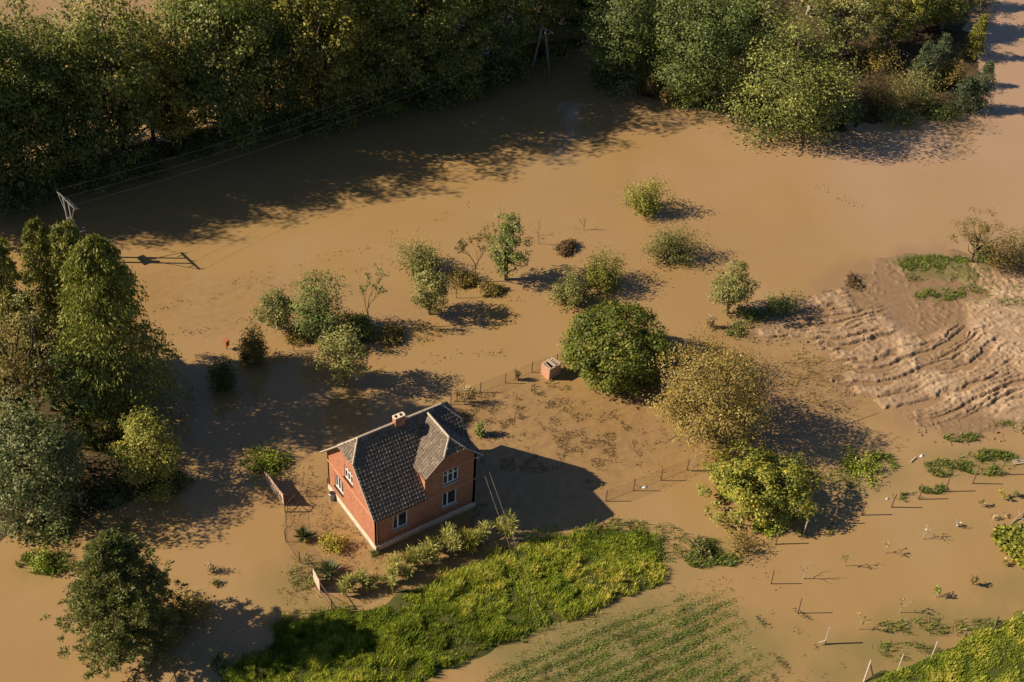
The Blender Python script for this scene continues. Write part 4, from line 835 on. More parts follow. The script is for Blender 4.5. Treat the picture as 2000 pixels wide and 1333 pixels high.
# roof
ZE, SL = 4.215, 1.0634
def zmain(y): return ZE+(y+OV)*SL if y <= 4 else ZE+(8-y+OV)*SL
XR = 9.6; R0, R1 = .73, 8.3; rz = zmain(4); hzv = zmain(2.78)
dr_z = 8.73; dl_z = 6.26; DX = 6.96; dsl = (dr_z-dl_z)/(DX-4.31); yv = (dl_z-ZE)/SL-OV; yr = (dr_z-ZE)/SL-OV; dhz = dl_z+(5.97-4.31)*dsl
planes = {
 'front': [(-OV, -OV, zmain(-OV)), (4.40, -OV, zmain(-OV)), (4.40, yv, zmain(yv)), (DX, yr, dr_z), (XR, yv, zmain(yv)), (XR, 2.78, hzv), (R1, 4, rz), (R0, 4, rz), (-OV, 2.78, hzv)],
 'back': [(XR, 8+OV, ZE), (-OV, 8+OV, ZE), (-OV, 5.22, hzv), (R0, 4, rz), (R1, 4, rz), (XR, 5.22, hzv)],
 'hipl': [(-OV, 5.22, hzv), (-OV, 2.78, hzv), (R0, 4, rz)],
 'hipr': [(XR, 2.78, hzv), (XR, 5.22, hzv), (R1, 4, rz)],
 'dl': [(4.31, yv, dl_z), (4.31, -.3, dl_z), (5.97, -.3, dhz), (DX, .62, dr_z), (DX, yr, dr_z)],
 'dr': [(XR, -.3, dl_z), (XR, yv, dl_z), (DX, yr, dr_z), (DX, .62, dr_z), (7.95, -.3, dhz)],
 'dh': [(5.97, -.3, dhz), (7.95, -.3, dhz), (DX, .62, dr_z)]}
roof = None; TV = []; TF = []; TA = []
RT_ = np.random.RandomState(3)
rb = MB()
for nm, poly in planes.items():
    P = [Vector(p) for p in poly]; nv = Vector((0, 0, 0))
    for i in range(len(P)): nv += P[i].cross(P[(i+1) % len(P)])
    nv.normalize()
    if nv.z < 0: nv = -nv; P = P[::-1]
    rb.slab([p-nv*.01 for p in P], nv, .09)
    down = (Vector((0, 0, -1))-nv*(Vector((0, 0, -1)).dot(nv))).normalized(); uu = nv.cross(down)
    o = P[0]; q = [((p-o).dot(uu), (p-o).dot(down)) for p in P]; qa = np.array(q); u0, u1 = qa[:, 0].min(), qa[:, 0].max(); v0, v1 = qa[:, 1].min(), qa[:, 1].max()
    tw, th = .285, .315; nu = max(1, round((u1-u0)/tw)); nvv = max(1, round((v1-v0)/th)); tw = (u1-u0)/nu; th = (v1-v0)/nvv
    U, Vv = np.meshgrid(u0+(np.arange(nu)+.5)*tw, v0+(np.arange(nvv)+.5)*th, indexing='ij'); ins = sdf(q, U, Vv) > -.04
    for a_, b_ in zip(U[ins], Vv[ins]):
        jx = RT_.normal(0, .006); lift = .045+RT_.rand()*.014; tone = np.clip(RT_.normal(.5, .23), 0, 1); base = len(TV)
        prof = ((-.5, .0), (-.2, .030), (.1, .033), (.32, .002), (.5, .0))          # double roman profile
        for (sv, hh) in ((-.5, .0), (.56, lift)):
            for (pu, ph) in prof: TV.append(o+uu*(a_+jx+pu*tw*.97)+down*(b_+sv*th)+nv*(hh+ph))
        for (pu, ph) in ((-.5, 0), (.5, 0)): TV.append(o+uu*(a_+jx+pu*tw*.97)+down*(b_+.56*th)+nv*.0)
        for k in range(4): TF.append((base+k, base+k+1, base+6+k, base+5+k)); TA.append(tone)
        TF.append((base+5, base+7, base+11, base+10)); TF.append((base+7, base+9, base+11, base+11)[:3]+(base+11,)); TA += [tone]*2
TF = [tuple(dict.fromkeys(f)) for f in TF]
roof = rb.build('roof', plain('roof_boarding', (.07, .055, .045), .9, .1), house)
me = bpy.data.meshes.new('roof_tiles'); me.from_pydata([tuple(p) for p in TV], [], TF); me.update(); at_ = me.attributes.new('v', 'FLOAT', 'FACE'); at_.data.foreach_set('value', np.array(TA, np.float32))
tl = link('roof_tiles', me, roof, TILE); tl['kind'] = 'stuff'; tl['label'] = 'courses of dark lichened tiles over the whole roof'
def caps(name, a_, b_, r=.085, step=.34):
    a_, b_ = Vector(a_)+Vector((0, 0, .06)), Vector(b_)+Vector((0, 0, .06)); n_ = max(1, round((b_-a_).length/step)); mb = MB(); d_ = (b_-a_)/n_
    for i in range(n_): mb.tube([a_+d_*i, a_+d_*(i+1.06)], [r, r*1.18], 7)
    mb.build(name, CAPM, roof)['kind'] = 'stuff'
caps('ridge_caps', (R0, 4, rz), (R1, 4, rz)); caps('ridge_caps', (DX, .62, dr_z), (DX, yr, dr_z))
for a_, b_ in (((-OV, 2.78, hzv), (R0, 4, rz)), ((-OV, 5.22, hzv), (R0, 4, rz)), ((XR, 2.78, hzv), (R1, 4, rz)), ((5.97, -.3, dhz), (DX, .62, dr_z)), ((7.95, -.3, dhz), (DX, .62, dr_z))): caps('hip_caps', a_, b_, .07)
mb = MB()
for a_, b_ in (((-OV, -OV, ZE), (-OV, 2.78, hzv)), ((-OV, 8+OV, ZE), (-OV, 5.22, hzv)), ((-OV, 2.78, hzv), (-OV, 5.22, hzv)), ((4.31, -.3, dl_z), (5.97, -.3, dhz)), ((XR, -.3, dl_z), (7.95, -.3, dhz)), ((5.97, -.3, dhz), (7.95, -.3, dhz)), ((XR, yv, zmain(yv)), (XR, 2.78, hzv)), ((XR, 8+OV, ZE), (XR, 5.22, hzv))):
    MB().tube([Vector(a_), Vector(b_)], .05, 4).build('verge_board', CAPM, roof)
for q0, q1 in (((-OV, -OV-.06, ZE-.06), (4.4, -OV-.06, ZE-.08)), ((4.25, -.3, dl_z-.05), (4.25, yv, dl_z-.05)), ((XR+.05, -.3, dl_z-.05), (XR+.05, yv, dl_z-.05))): MB().tube([q0, q1], .062, 7).build('gutter', STEEL, roof)
mb = MB(); mb.tube([(.15, -OV-.06, ZE-.1), (.06, -.12, ZE-.45), (.06, -.12, .05)], .05, 7); mb.build('downpipe', plain('painted_pipe', (.16, .08, .06), .5, .4), house)
# chimney with two flues
mb = MB()
cx0, cx1, cy0, cy1, cz0, cz1 = 3.97, 4.85, 3.72, 4.22, 8.3, 9.62
mb.box(((cx0+cx1)/2, (cy0+cy1)/2, (cz0+cz1)/2-.05), (cx1-cx0, cy1-cy0, cz1-cz0-.1)); ch = mb.build('chimney', BRX, house)
mb = MB(); z_ = cz1-.06
for c_, d_ in (((4.41, 3.77, z_), (.92, .10, .12)), ((4.41, 4.17, z_), (.92, .10, .12)), ((3.98, 3.97, z_), (.14, .3, .12)), ((4.41, 3.97, z_), (.16, .3, .12)), ((4.84, 3.97, z_), (.14, .3, .12))): mb.box(c_, d_)
mb.build('chimney_cap', plain('cap_stone', (.6, .5, .38), .9, .1, .15), ch)
for x in (4.19, 4.63): m_ = MB(); m_.box((x, 3.97, z_-.045), (.28, .29, .02)); m_.build('flue', DARKM, ch)
# insulators at the corner
for k, (x, y_, z_) in enumerate(((9.32, -.10, 5.85), (9.75, -.12, 5.95))):
    mb = MB(); mb.tube([(9.2, .0, z_-.02), (x, y_, z_)], .018, 5); mb.tube([(x, y_, z_-.02), (x, y_, z_+.12)], [.06, .035], 8); mb.build('insulator', WHITE, house)

# ---------------------------------------------------------------- service wires from the house corner
e1, e2 = g(1104, 1360, 6.2), g(1060, 1333, 6.2)
def sagwire(name, a_, b_, sag, label, r=.012, group=None, matl=WIREM):
    a_, b_ = Vector(a_), Vector(b_); mb = MB(); pts = [a_.lerp(b_, t)+Vector((0, 0, -sag*4*t*(1-t))) for t in np.linspace(0, 1, 25)]
    mb.tube(pts, r, 4); o = mb.build(name, matl); tag(o, label, 'wire', group); return o
for k, (s_, e_) in enumerate((((9.34, -.10, 5.98), (1101, 1350)), ((9.77, -.12, 6.08), (1113, 1340)))):
    e = g(e_[0], e_[1], 5.6); a_ = Vector(s_); b_ = Vector(e); b_ = a_+(b_-a_)*1.15
    sagwire('service_wire', a_, b_, .35, ('left' if k == 0 else 'right')+' of the two service wires running down from the right house corner', .006, 'service wires of the house')

# ---------------------------------------------------------------- electric line: twin pole with transformer gear and the far A frame pole
tip = g(372, 510); Hs = None
best = None
for hh in np.linspace(5, 16, 111):
    q = np.array([tip[0]-math.cos(SH_AZ)*hh/math.tan(SUN_EL), tip[1]-math.sin(SH_AZ)*hh/math.tan(SUN_EL), hh]); x_, y_ = proj(q)
    e_ = abs(y_-392)
    if best is None or e_ < best[0]: best = (e_, hh, q)
HP = best[1]; pb = g(148, 470)
# put the pole where its top shows beside the birch and its shadow tip falls on the water
pb = best[2]; PB = Vector((float(pb[0]), float(pb[1]), 0))
dw = (np.array(g(1062, 150))-pb)[:2]; lz = math.atan2(dw[1], dw[0])
tp = tag(empty('transformer_pole', PB, lz), 'twin concrete power pole with crossarms and transformer shelf above the birches', 'power pole')
for sx in (-.55, .55): MB().tube([(0, sx*.9, -.5), (0, sx, HP)], [.14, .09], 8).build('pole', CONCP, tp, True)
mb = MB(); mb.box((0, 0, HP), (.12, 3.6, .12)); mb.build('crossarm', METAL, tp)
mb = MB(); mb.box((.55, -.2, HP-.5), (.1, 2.4, .1)); mb.box((.28, -1.3, HP-.48), (.65, .06, .06)); mb.box((.28, .9, HP-.48), (.65, .06, .06)); mb.build('switch_arm', METAL, tp)
mb = MB(); mb.tube([(0, -1.75, HP), (0, -.55, HP-1.9)], .04, 5); mb.tube([(0, 1.75, HP), (0, .55, HP-1.9)], .04, 5); mb.build('brace', METAL, tp)
mb = MB(); mb.box((.1, 0, HP-3.0), (.7, 1.5, .12)); mb.box((.55, -.9, HP-3.3), (.9, .5, .1)); mb.build('shelf', METAL, tp)
for k in range(3): y_ = (-1.65, 0, 1.65)[k]; MB().tube([(0, y_, HP+.05), (0, y_, HP+.34)], [.05, .07], 7).build('insulator', DARKM, tp)
for k in range(2): MB().tube([(.1, (-.35, .35)[k], HP-2.9), (.1, (-.35, .35)[k], HP-2.2)], [.22, .2], 10).build('fuse_drum', METAL, tp)
fb = (g(1036, 148)+g(1074, 157))/2; FB = Vector((float(fb[0]), float(fb[1]), 0)); l1, l2 = g(1034, 150), g(1075, 156); HF = height_for(fb, 55)
fp = tag(empty('frame_pole', FB, lz), 'concrete A frame power pole standing in the far water gap', 'power pole')
for lpos in (l1, l2):
    v_ = Vector((float(lpos[0]-fb[0]), float(lpos[1]-fb[1]), 0)); v_.rotate(Matrix.Rotation(-lz, 3, 'Z')); MB().tube([v_+Vector((0, 0, -.4)), v_*.12+Vector((0, 0, HF))], [.17, .12], 8).build('leg', CONCP, fp, True)
mb = MB(); mb.box((0, 0, HF+.05), (.14, 3.4, .12)); mb.build('crossarm', CONCP, fp)
mb = MB(); mb.tube([(0, -1.4, HF), (0, 0, HF-1.2)], .05, 5); mb.tube([(0, 1.4, HF), (0, 0, HF-1.2)], .05, 5); mb.build('brace', CONCP, fp)
rm = Matrix.Rotation(lz, 3, 'Z')
for k, y_ in enumerate((-1.65, 0, 1.65)):
    a_ = PB+rm @ Vector((0, y_, HP+.34)); b_ = FB+rm @ Vector((0, y_*.98, HF+.2))
    sagwire('power_line', a_, b_, 1.6, ('nearest', 'middle', 'farthest')[k]+' of the three power lines between the twin pole and the far A frame pole', .014, 'power lines along the wood')

# ---------------------------------------------------------------- brick shed, fences, garden things
c1 = g(1072, 743.5); cl_ = g(1056, 730.5); c1v = Vector(c1); ax = Vector(cl_)-c1v; ax.z = 0; ll = ax.length; rzb = math.atan2(ax.y, ax.x)
sh = tag(empty('brick_shed', c1v, rzb), 'small roofless brick shed with broken white roof laths by the garden fence', 'shed')
ld, wd_, hd = ll, 1.4, 1.28            # along +x local = left wall, depth to -y local
sy = -1
br_s = brick_mat('shed_brick', (.5, .25, .17), (.38, .17, .11), (.45, .32, .24), 0)
for c_, d_ in (((ld/2, sy*.06, hd/2-.1), (ld, .12, hd+.2)), ((ld/2, sy*(wd_-.06), hd/2-.1), (ld, .12, hd+.2)), ((.06, sy*wd_/2, hd/2-.1), (.12, wd_-.24, hd+.2)), ((ld-.06, sy*wd_/2, hd/2-.1), (.12, wd_-.24, hd+.2))):
    MB().box(c_, d_).build('wall', br_s, sh)
MB().box((ld/2, sy*wd_/2, .35), (ld-.24, wd_-.24, .1)).build('floor', SOIL_DARK, sh)
mb = MB(); mb.box((0.02, sy*wd_/2, hd+.04), (.12, wd_+.1, .07)); mb.build('top_rail', POSTL, sh)
for k, (t_, w_) in enumerate(((.15, .1), (.42, .09), (.52, .22), (.72, .08), (.9, .12))): MB().box((ld*.52, sy*wd_*t_, hd+.09+.01*k), (ld*(1.0-.12*(k % 2)), w_, .035), (k-2)*.05).build('roof_lath', POSTL, sh)

def fence(name, pts, h, label, post_mat=POSTW, wire=True, rad=.045):
    P = [g(*p) for p in pts]; t = tag(empty(name, Vector(P[0])), label, 'fence'); o = Vector(P[0])
    for p in P: v_ = Vector(p)-o; MB().tube([v_+Vector((0, 0, -.3)), v_+Vector((random.uniform(-.05, .05), random.uniform(-.05, .05), h*random.uniform(.95, 1.08)))], rad, 6).build('post', post_mat, t)
    if wire:
        mb = MB(); hh = h*.9
        for a_, b_ in zip(P[:-1], P[1:]):
            a_, b_ = Vector(a_)-o, Vector(b_)-o; dd_ = b_-a_; ln = dd_.length; n_ = int(ln/.14)
            dn = dd_.normalized(); r_ = .003; side = Vector((-dn.y, dn.x, 0))*r_
            for i in range(-int(hh/.14), n_):
                for s in (1, -1):
                    s0 = i*.14; s1 = s0+hh; q0, q1 = max(0, s0), min(ln, s1)
                    if q1 <= q0: continue
                    z0, z1 = (q0-s0), (q1-s0)
                    if s < 0: z0, z1 = hh-z0, hh-z1
                    A_, B_ = a_+dn*q0+Vector((0, 0, z0)), a_+dn*q1+Vector((0, 0, z1)); up_ = Vector((0, 0, r_*1.4))
                    mb.add([A_-up_, B_-up_, B_+up_, A_+up_], [(0, 1, 2, 3)])
            for z0 in (hh, .05): mb.tube([a_+Vector((0, 0, z0)), b_+Vector((0, 0, z0))], .009, 4, False)
        mb.build('wire_netting', MESHW, t)['kind'] = 'stuff'
    return t
fence('wire_fence', [(880, 791), (892.6, 785), (938, 767.6), (986.5, 748.7), (1038.5, 728), (1087, 711), (1108, 701)], 1.25, 'wire netting fence behind the house running to the brick shed')
fence('wire_fence', [(1183, 980), (1237, 959), (1290.5, 938.6), (1341, 919), (1400, 893)], 1.4, 'wire netting fence on the right of the garden running towards the tan willow', STEEL)
fence('wire_fence', [(557, 1000), (559, 1059), (586, 1100), (613, 1128)], 1.35, 'rusty netting fence on the left garden side between the two board panels', STEEL)
fence('wire_fence', [(648, 1190), (708, 1165), (762, 1142), (817, 1119), (880, 1092), (940, 1066), (1000, 1040)], 1.25, 'netting fence behind the row of yellow plumes in front of the house', POSTW)
fence('wire_fence', [(560, 985), (600, 970), (640, 950)], .9, 'low bent netting fence inside the garden left of the house', STEEL)
def board_panel(p0, p1, h, n, label, material=BOARD):
    a_, b_ = Vector(g(*p0)), Vector(g(*p1)); dd_ = b_-a_; ln = dd_.length; t = tag(empty('board_fence', a_, math.atan2(dd_.y, dd_.x)), label, 'fence'); w_ = ln/n
    me = MB().box((0, 0, 0), (w_*.93, .025, h)).mesh('board')
    for i in range(n): o = link('board', me, t, material); o.location = (w_*(i+.5), random.uniform(-.008, .008), h/2+.12+random.uniform(-.03, .03))
    for z_ in (.35, h-.15): MB().box((ln/2, .05, z_), (ln, .05, .08)).build('rail', POSTW, t)
    for x_ in (0, ln): MB().box((x_, .1, h/2-.1), (.08, .08, h+.45)).build('post', STEEL, t)
board_panel((518.6, 941), (554.6, 989), 1.25, 14, 'pinkish board fence panel at the far left corner of the garden')
board_panel((612.5, 1134), (625, 1158), 1.3, 7, 'short pale pink board gate at the near left corner of the garden', plain('pink_board', (.55, .38, .32), .7, .2, .15, 8))
# braced steel gate frame by the pink gate
def gate(p0, p1, h, label):
    a_, b_ = Vector(g(*p0)), Vector(g(*p1)); dd_ = b_-a_; ln = dd_.length; t = tag(empty('steel_gate', a_, math.atan2(dd_.y, dd_.x)), label, 'gate')
    mb = MB()
    for q0, q1 in (((0, 0, -.2), (0, 0, h)), ((ln, 0, -.2), (ln, 0, h)), ((0, 0, h), (ln, 0, h)), ((0, 0, .25), (ln, 0, .25))): mb.tube([q0, q1], .03, 6)
    mb.build('gate_frame', STEEL, t); MB().tube([(0, 0, .25), (ln, 0, h)], .022, 5).build('brace', STEEL, t)
gate((626, 1158), (648, 1190), 1.2, 'rusty steel gate frame between the pink board gate and the corner post')
gate((576, 985), (562, 1001), 1.1, 'small rusty steel frame behind the far board panel')

# barrel and brown box
bp = G(649, 975); t = tag(empty('barrel', bp), 'grey metal barrel beside the left wall of the house', 'barrel')
MB().tube([(0, 0, -.1), (0, 0, .1), (0, 0, .62), (0, 0, .7)], [.26, .29, .29, .26], 16).build('body', METAL, t, True); MB().tube([(0, 0, .705), (0, 0, .73)], .24, 16).build('lid', DARKM, t); MB().tube([(.45, -.3, -.05), (.45, -.3, .5)], .17, 12).build('bucket', DARKM, t)
for z_ in (.22, .46): MB().tube([(0, 0, z_-.02), (0, 0, z_+.02)], .305, 16).build('hoop', METAL, t)
bp = G(443, 682); t = tag(empty('nest_box', bp), 'orange brown wooden box on a stake at the edge of the shade', 'box')
BX = plain('orange_wood', (.35, .13, .05), .7, .2, .2, 8); MB().box((0, 0, .75), (.42, .4, .6), .4).build('body', BX, t); MB().box((0, 0, 1.08), (.55, .5, .06), .4).build('lid', BX, t); MB().tube([(0, 0, -.3), (0, 0, .5)], .04, 6).build('stake', POSTW, t)

# yuccas, yellow bush, corner shrub
def spiky(H, Wd, seed, n=120, w=.05):
    R_ = np.random.RandomState(seed); az = R_.uniform(0, 6.283, n); el = R_.uniform(.15, 1.45, n); ln = (Wd/2)*np.cos(el)+H*np.sin(el); ln *= R_.uniform(.8, 1.05, n)
    d_ = np.stack([np.cos(az)*np.cos(el), np.sin(az)*np.cos(el), np.sin(el)], -1); B = norm(np.stack([-np.sin(az), np.cos(az), 0*az], -1))
    return leaf_quads(d_*(ln*.55)[:, None]+np.array([0, 0, .12]), d_, B, ln, w, .5+R_.normal(0, .3, n), 'leaves')
for bx, by, H, Wd, lab in ((594, 1053, .8, 1.5, 'smaller dark spiky yucca left of the yellow bush in the garden'), (642, 1120, .85, 1.9, 'larger dark spiky yucca near the pink board gate')):
    plant('yucca', G(bx, by, 0), (spiky(H, Wd, bx, 150, .09),), (L['yucca'],), ('leaves',), lab, 'plant')
base_tree('forsythia_shrub', 650, 1080, 1032, 62, fan_shrub, 'gold', TWIG, 'yellow bush in the garden left of the house corner', 'shrub', ('stems', 'foliage'), ns=46, nl=1300, leaf=.15, start=.15)
base_tree('shrub', 728, 1088, 1072, 22, fan_shrub, 'green', TWIG, 'small green shrub at the near corner of the house', 'shrub', ('stems', 'foliage'), ns=16, nl=260, leaf=.13, start=.1)
base_tree('shrub', 747, 1135, 1124, 18, fan_shrub, 'green', TWIG, 'tiny green shrub between the first plumes of the fence row', 'shrub', ('stems', 'foliage'), ns=12, nl=160, leaf=.12, start=.1)
def plume(H, Wd, seed, n=420):
    """several tufts of arching blades that merge into a ragged plume"""
    R_ = np.random.RandomState(seed); k = 5; cx = R_.normal(0, Wd*.17, (k, 2)); idx = R_.randint(0, k, n)
    az = R_.uniform(0, 6.283, n); q = R_.rand(n)**.7; hh = R_.uniform(.45, 1.0, k)[idx]*H; seg = R_.rand(n)
    d_ = np.stack([np.cos(az), np.sin(az), 0*az], -1); C = d_*(Wd*.34*q*seg)[:, None]; C[:, :2] += cx[idx]; C[:, 2] = hh*(seg*1.15-.45*q*seg**2)+.12*H
    A = norm(d_*(q*.7)[:, None]+np.stack([0*az, 0*az, 1.1-1.1*q*seg], -1)+rnd_dirs(R_, n)*.18); B = norm(np.cross(A, rnd_dirs(R_, n)))
    leaves = leaf_quads(C, A, B, R_.uniform(.3, .62, n), .05, .5+R_.normal(0, .22, n)+(seg-.5)*.3, 'leaves')
    mb = MB()
    for k_ in range(7): a_ = R_.uniform(0, 6.28); mb.tube([(0, 0, -.2), (math.cos(a_)*Wd*.12, math.sin(a_)*Wd*.12, H*.6)], [.02, .01], 4)
    return mb.mesh('stems'), leaves
row = [(692, 1158, 1130, 36, 'gold', 'first and shortest pale plume from the left in the fence row'), (718, 1148, 1120, 34, 'gold', 'second pale plume from the left in the fence row'), (762, 1136, 1104, 26, 'gold', 'small pale plume by the second fence stake'), (785, 1126, 1094, 36, 'gold', 'pale round plume between the second and third stakes'), (816, 1112, 1075, 44, 'birch', 'green yellow plume at the third stake'), (848, 1097, 1062, 44, 'birch', 'green yellow plume right of the third stake'), (878, 1087, 1046, 44, 'birch', 'tall green plume in the middle right of the fence row'), (908, 1073, 1036, 42, 'birch', 'tallest spiky green plume in front of the house'), (937, 1062, 1030, 38, 'birch', 'green plume near the right end of the fence row'), (990, 1048, 1005, 40, 'gold', 'yellow leafed bush below the service wires at the right end of the fence row')]
for k, (bx, by, ty, w, m, lab) in enumerate(row):
    m = 'plume' if k != 7 else 'birch'
    p = g(bx, by); H = height_for(p, ty); plant('ornamental_grass', (float(p[0]), float(p[1]), 0), plume(H*1.05, w/scale_at(p)*1.5, 400+k, 1300), (TWIG, L[m]), ('stems', 'leaves'), lab, 'plant', 'plumes along the front garden fence')
for bx, by, ty, w, lab in ((907, 790, 752, 36, 'beige pampas grass at the fence behind the house'), (1388, 640, 615, 20, 'beige reed tuft behind the thicket near the mud tip'), (1012, 742, 722, 14, 'small beige reed tuft on the fence left of the brick shed')):
    p = g(bx, by); H = height_for(p, ty); plant('pampas_grass', (float(p[0]), float(p[1]), 0), plume(H, w/scale_at(p), by, 380), (TWIG, L['straw']), ('stems', 'leaves'), lab, 'plant')

# ---------------------------------------------------------------- single posts in the water
posts_a = [(1514, 1064, 0), (1569, 1045, 1), (1625, 1025.5, 0), (1683, 1007, 0), (1740, 991, 0), (1794, 976, 0), (1846.5, 961, 0), (1899, 944.5, 0), (1952, 929, 0), (2004, 914, 0)]
for i, (px, py, pale) in enumerate(posts_a):
    mb = MB(); hh = 1.68*random.uniform(.95, 1.05); tl_ = Vector((random.uniform(-.05, .22), random.uniform(-.08, .12), hh)); mb.tube([(0, 0, -.4), tl_], [.065, .055], 7)
    o = mb.build('fence_post', POSTL if pale else POSTW, loc=G(px, py)); tag(o, ('pale' if pale else 'dark')+' wooden post in the upper row of drowned posts, %s from the left' % ORD[i], 'post', 'upper row of posts in the water')
for i, (px, py, hh, m, lab) in enumerate([(1506, 1141, 1.6, POSTW, 'dark stake with a bent tip, uppermost of the lower left row of posts'), (1558, 1198.5, 1.75, POSTW, 'plain dark stake, middle one of the lower left row of posts')]):
    mb = MB(); mb.tube([(0, 0, -.4), (.04*i, .05, hh)], [.055, .045], 6); tag(mb.build('fence_post', m, loc=G(px, py)), lab, 'post', 'lower row of posts in the water')
t = tag(empty('cross_post', G(1611, 1259)), 'pale square post with a short side stub, lowest of the lower row of posts', 'post'); MB().tube([(0, 0, -.4), (.12, .1, 1.85)], [.085, .075], 4).build('upright', POSTL, t); MB().tube([(-.5, .25, .25), (.05, 0, .5)], .05, 5).build('stub', POSTL, t)
for i, (px, py, dx, dy, hh, m, lab) in enumerate([(1818, 1288, .55, .3, 1.5, POSTL, 'pale post leaning at the edge of the bank, right of the two pale leaning ones'), (1752.5, 1313, .5, .3, 1.5, POSTL, 'pale post leaning at the edge of the bank, left of the two pale leaning ones'), (1939, 1236, .4, .3, 1.4, POSTW, 'dark leaning stake on the bank edge towards the right'), (1995, 1212, .4, .3, 1.5, POSTL, 'pale post at the right edge of the picture on the bank'), (1880, 1258, .4, .3, 1.0, POSTW, 'short dark broken stake on the bank edge')]):
    tag(MB().tube([(0, 0, -.4), (dx, dy, hh)], [.07, .06], 6).build('bank_post', m, loc=G(px, py)), lab, 'post', 'leaning posts along the bank')
t = tag(empty('braced_post', G(1686, 1336)), 'pale braced post at the lower edge where the bank begins', 'post'); MB().tube([(0, 0, -.4), (.8, .5, 1.75)], [.09, .08], 6).build('upright', POSTL, t); MB().tube([(1.25, .1, -.3), (.72, .45, 1.5)], .05, 6).build('brace', POSTW, t)

# saplings in the water
sap = [(1650, 1106, 40, 'green', 30, 'thin sapling with a green tip leaf, uppermost left of the sapling rows'), (1729, 1081, 36, 'straw', 24, 'thin pale sapling right of the green tipped one'), (1802, 1053, 34, 'white', 26, 'sapling with pale leaves below the end of the maple shadow'), (1569, 1131, 42, 'straw', 0, 'bare forked sapling casting a long branching shadow'), (1676, 1229, 42, 'tan', 30, 'scraggy sapling right of the stake with a side stub'), (1758, 1198, 42, 'tan', 22, 'tall thin sapling between the scraggy one and the leafy one'), (1827, 1166, 26, 'grass', 70, 'sapling with a bushy green head'), (1897, 1142, 22, 'rust', 90, 'sapling with a rusty orange head'), (1866.5, 1028, 16, 'white', 40, 'small whitish plant in open water'), (1916, 990, 20, 'gold', 40, 'small yellowish leaning plant near the post row'), (1956, 976, 20, 'gold', 80, 'bright yellow leafed small plant near the right edge'), (1982, 970, 16, 'grey', 80, 'small dark green plant right of the bright yellow one'), (1942, 1012, 14, 'straw', 24, 'small pale stub plant above the driftwood'), (1963, 1008, 10, 'straw', 16, 'tiny pale twig right of the small pale stub plant'), (1961, 1102, 16, 'gold', 40, 'little yellow plant left of the squash patch')]
for k, (bx, by, hp, m, nl, lab) in enumerate(sap):
    p = g(bx, by); H = height_for(p, by-hp); me = bare_tree(max(.4, H), H*.55, 700+k, nl, .2, 2 if nl else 4, .035 if nl else .05)
    plant('sapling', (float(p[0]), float(p[1]), 0), me, (BARKP, L[m]), ('trunk', 'crown'), lab, 'sapling', 'saplings in the water on the right', random.uniform(0, 6))
# squash patch: large leaves
R = np.random.RandomState(55)
sq = wpoly([(1932, 1050), (1945, 1033), (1990, 1030), (2060, 1060), (2060, 1140), (2000, 1117), (1975, 1095), (1950, 1075)])
Pt = scatter(sq, 1500, R, .2); n = len(Pt); C = np.stack([Pt[:, 0], Pt[:, 1], R.uniform(.1, .5, n)], -1); nn = norm(rnd_dirs(R, n)*.5+np.array([0, 0, 1.0])); A = norm(np.cross(nn, rnd_dirs(R, n))); B = np.cross(nn, A); s = R.uniform(.2, .42, n)
tag(link('squash_patch', leaf_quads(C, A, B, s, s*.9, .5+(Pt[:, 1]-Pt[:, 1].mean())*-.03+R.normal(0, .2, n), 'squash_patch'), mat=L['maple']), 'patch of broad yellow green squash leaves at the right edge', 'plants', kind='stuff')
# driftwood and pale litter
for k, (bx, by, lab, ln) in enumerate(((1985, 1016, 'grey driftwood branch at the right edge above the squash patch', 1.6), (1992, 1034, 'second grey driftwood branch touching the top of the squash patch', 1.3))):
    mb = MB(); mb.tube([(-ln/2, -.1, .02), (0, .05, .18), (ln*.6, .12, .3)], [.04, .06, .05], 6); mb.tube([(0, .05, .18), (ln*.25, -.35, .3)], [.04, .015], 5); mb.tube([(ln*.3, .1, .24), (ln*.45, .5, .4)], [.035, .015], 5)
    tag(mb.build('driftwood', BARKP, loc=G(bx, by)), lab, 'driftwood')
def rag(px, py, s, label, name='plastic_scrap', cat='litter'):
    R_ = np.random.RandomState(int(px)); mb = MB(); n_ = 9; ring = [(math.cos(a_)*s*R_.uniform(.6, 1.1), math.sin(a_)*s*.6*R_.uniform(.6, 1.1), R_.uniform(.0, .06)) for a_ in np.linspace(0, 6.283, n_, endpoint=False)]
    mb.add(ring+[(0, 0, s*.55), (0, 0, -.05)], [(i, (i+1) % n_, n_) for i in range(n_)]+[((i+1) % n_, i, n_+1) for i in range(n_)]); tag(mb.build(name, WHITE, loc=G(px, py)), label, cat)
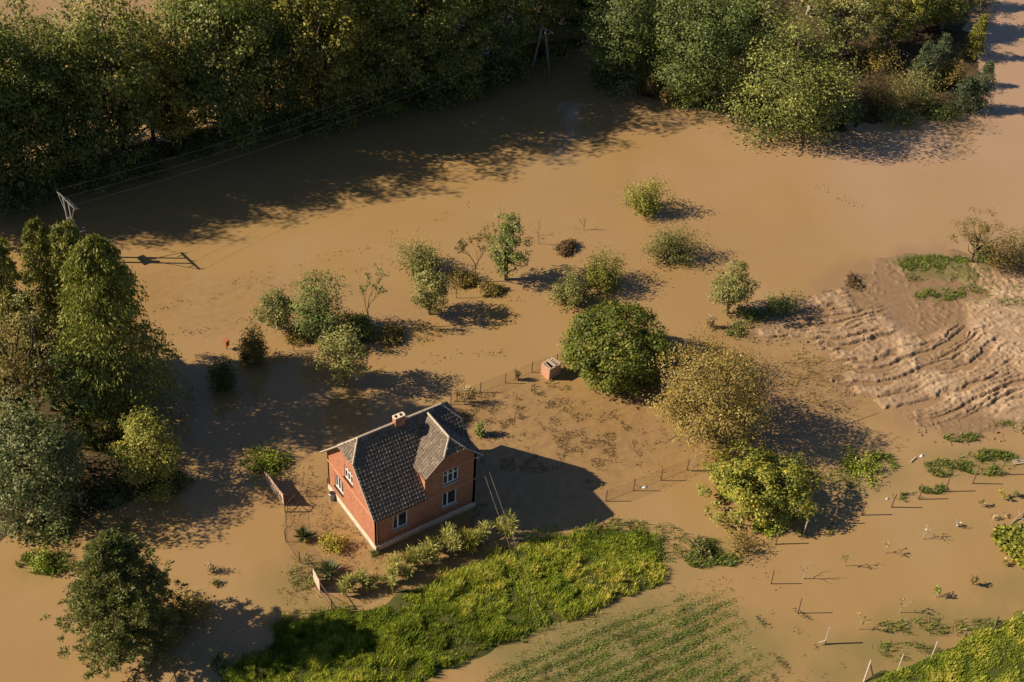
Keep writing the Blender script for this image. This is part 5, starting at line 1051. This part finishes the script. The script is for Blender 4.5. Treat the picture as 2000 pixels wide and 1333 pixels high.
rag(1800, 891, .3, 'white plastic scrap on the shallow water below the mud bank'); rag(1733, 975, .25, 'white scrap in the maple shadow beside a post'); rag(1504, 1039, .32, 'white scrap beside the foot of the yellow green maple'); rag(1480, 1030, .2, 'smaller white scrap left of the one at the maple foot')
rag(1259, 953, .26, 'white scrap caught in the right garden fence'); MB_ = MB(); MB_.box((0, 0, .08), (.9, .14, .05), .2); tag(MB_.build('plank', POSTL, loc=G(1783, 899)), 'pale floating plank left of the white plastic scrap', 'plank')
t = tag(empty('plank_stack', G(1995, 906), -.4), 'pale boards lying by the right edge near the upper posts', 'planks')
for k in range(3): MB().box((0, k*.2, .1+.03*k), (1.5, .16, .04), .05*k).build('board', POSTL, t)
MBp = MB(); MBp.tube([(0, 0, -.2), (.05, 0, 1.0), (.5, .2, 1.9), (.35, .1, 1.35)], [.04, .04, .03, .03], 5); tag(MBp.build('bent_stick', POSTL, loc=G(1349, 921)), 'pale bent stick beside the last posts of the right garden fence', 'stick')
# stones and clods on the mud bank edge
R = np.random.RandomState(66); n = 420
ring = np.array([g(x_, y_)[:2] for x_, y_ in np.concatenate([np.stack([R.uniform(1480, 1640, 120), R.uniform(600, 760, 120)], -1), np.stack([R.uniform(1620, 1680, 60), R.uniform(700, 800, 60)], -1), np.stack([R.uniform(1840, 2000, 150), R.uniform(505, 590, 150)], -1), np.stack([R.uniform(1790, 2000, 90), R.uniform(820, 870, 90)], -1)])])
ring = ring[(sdf(mudp, ring[:, 0], ring[:, 1]) > -1.0)]
mb = MB()
for x_, y_ in ring:
    s = R.uniform(.03, .10)*(1+(R.rand() < .08)); z_ = .02; mb.tube([(x_, y_, z_-.05), (x_+R.normal(0, .3)*s, y_, z_+s*.25), (x_+R.normal(0, .3)*s, y_+R.normal(0, .2)*s, z_+s*.6), (x_, y_, z_+s*.85)], [s*.8, s*R.uniform(.9, 1.4), s*R.uniform(.6, 1.0), s*.2], 6)
tag(mb.build('mud_clods', MUD, None, True), 'loose clods and stones along the mud bank', 'clods', kind='stuff')
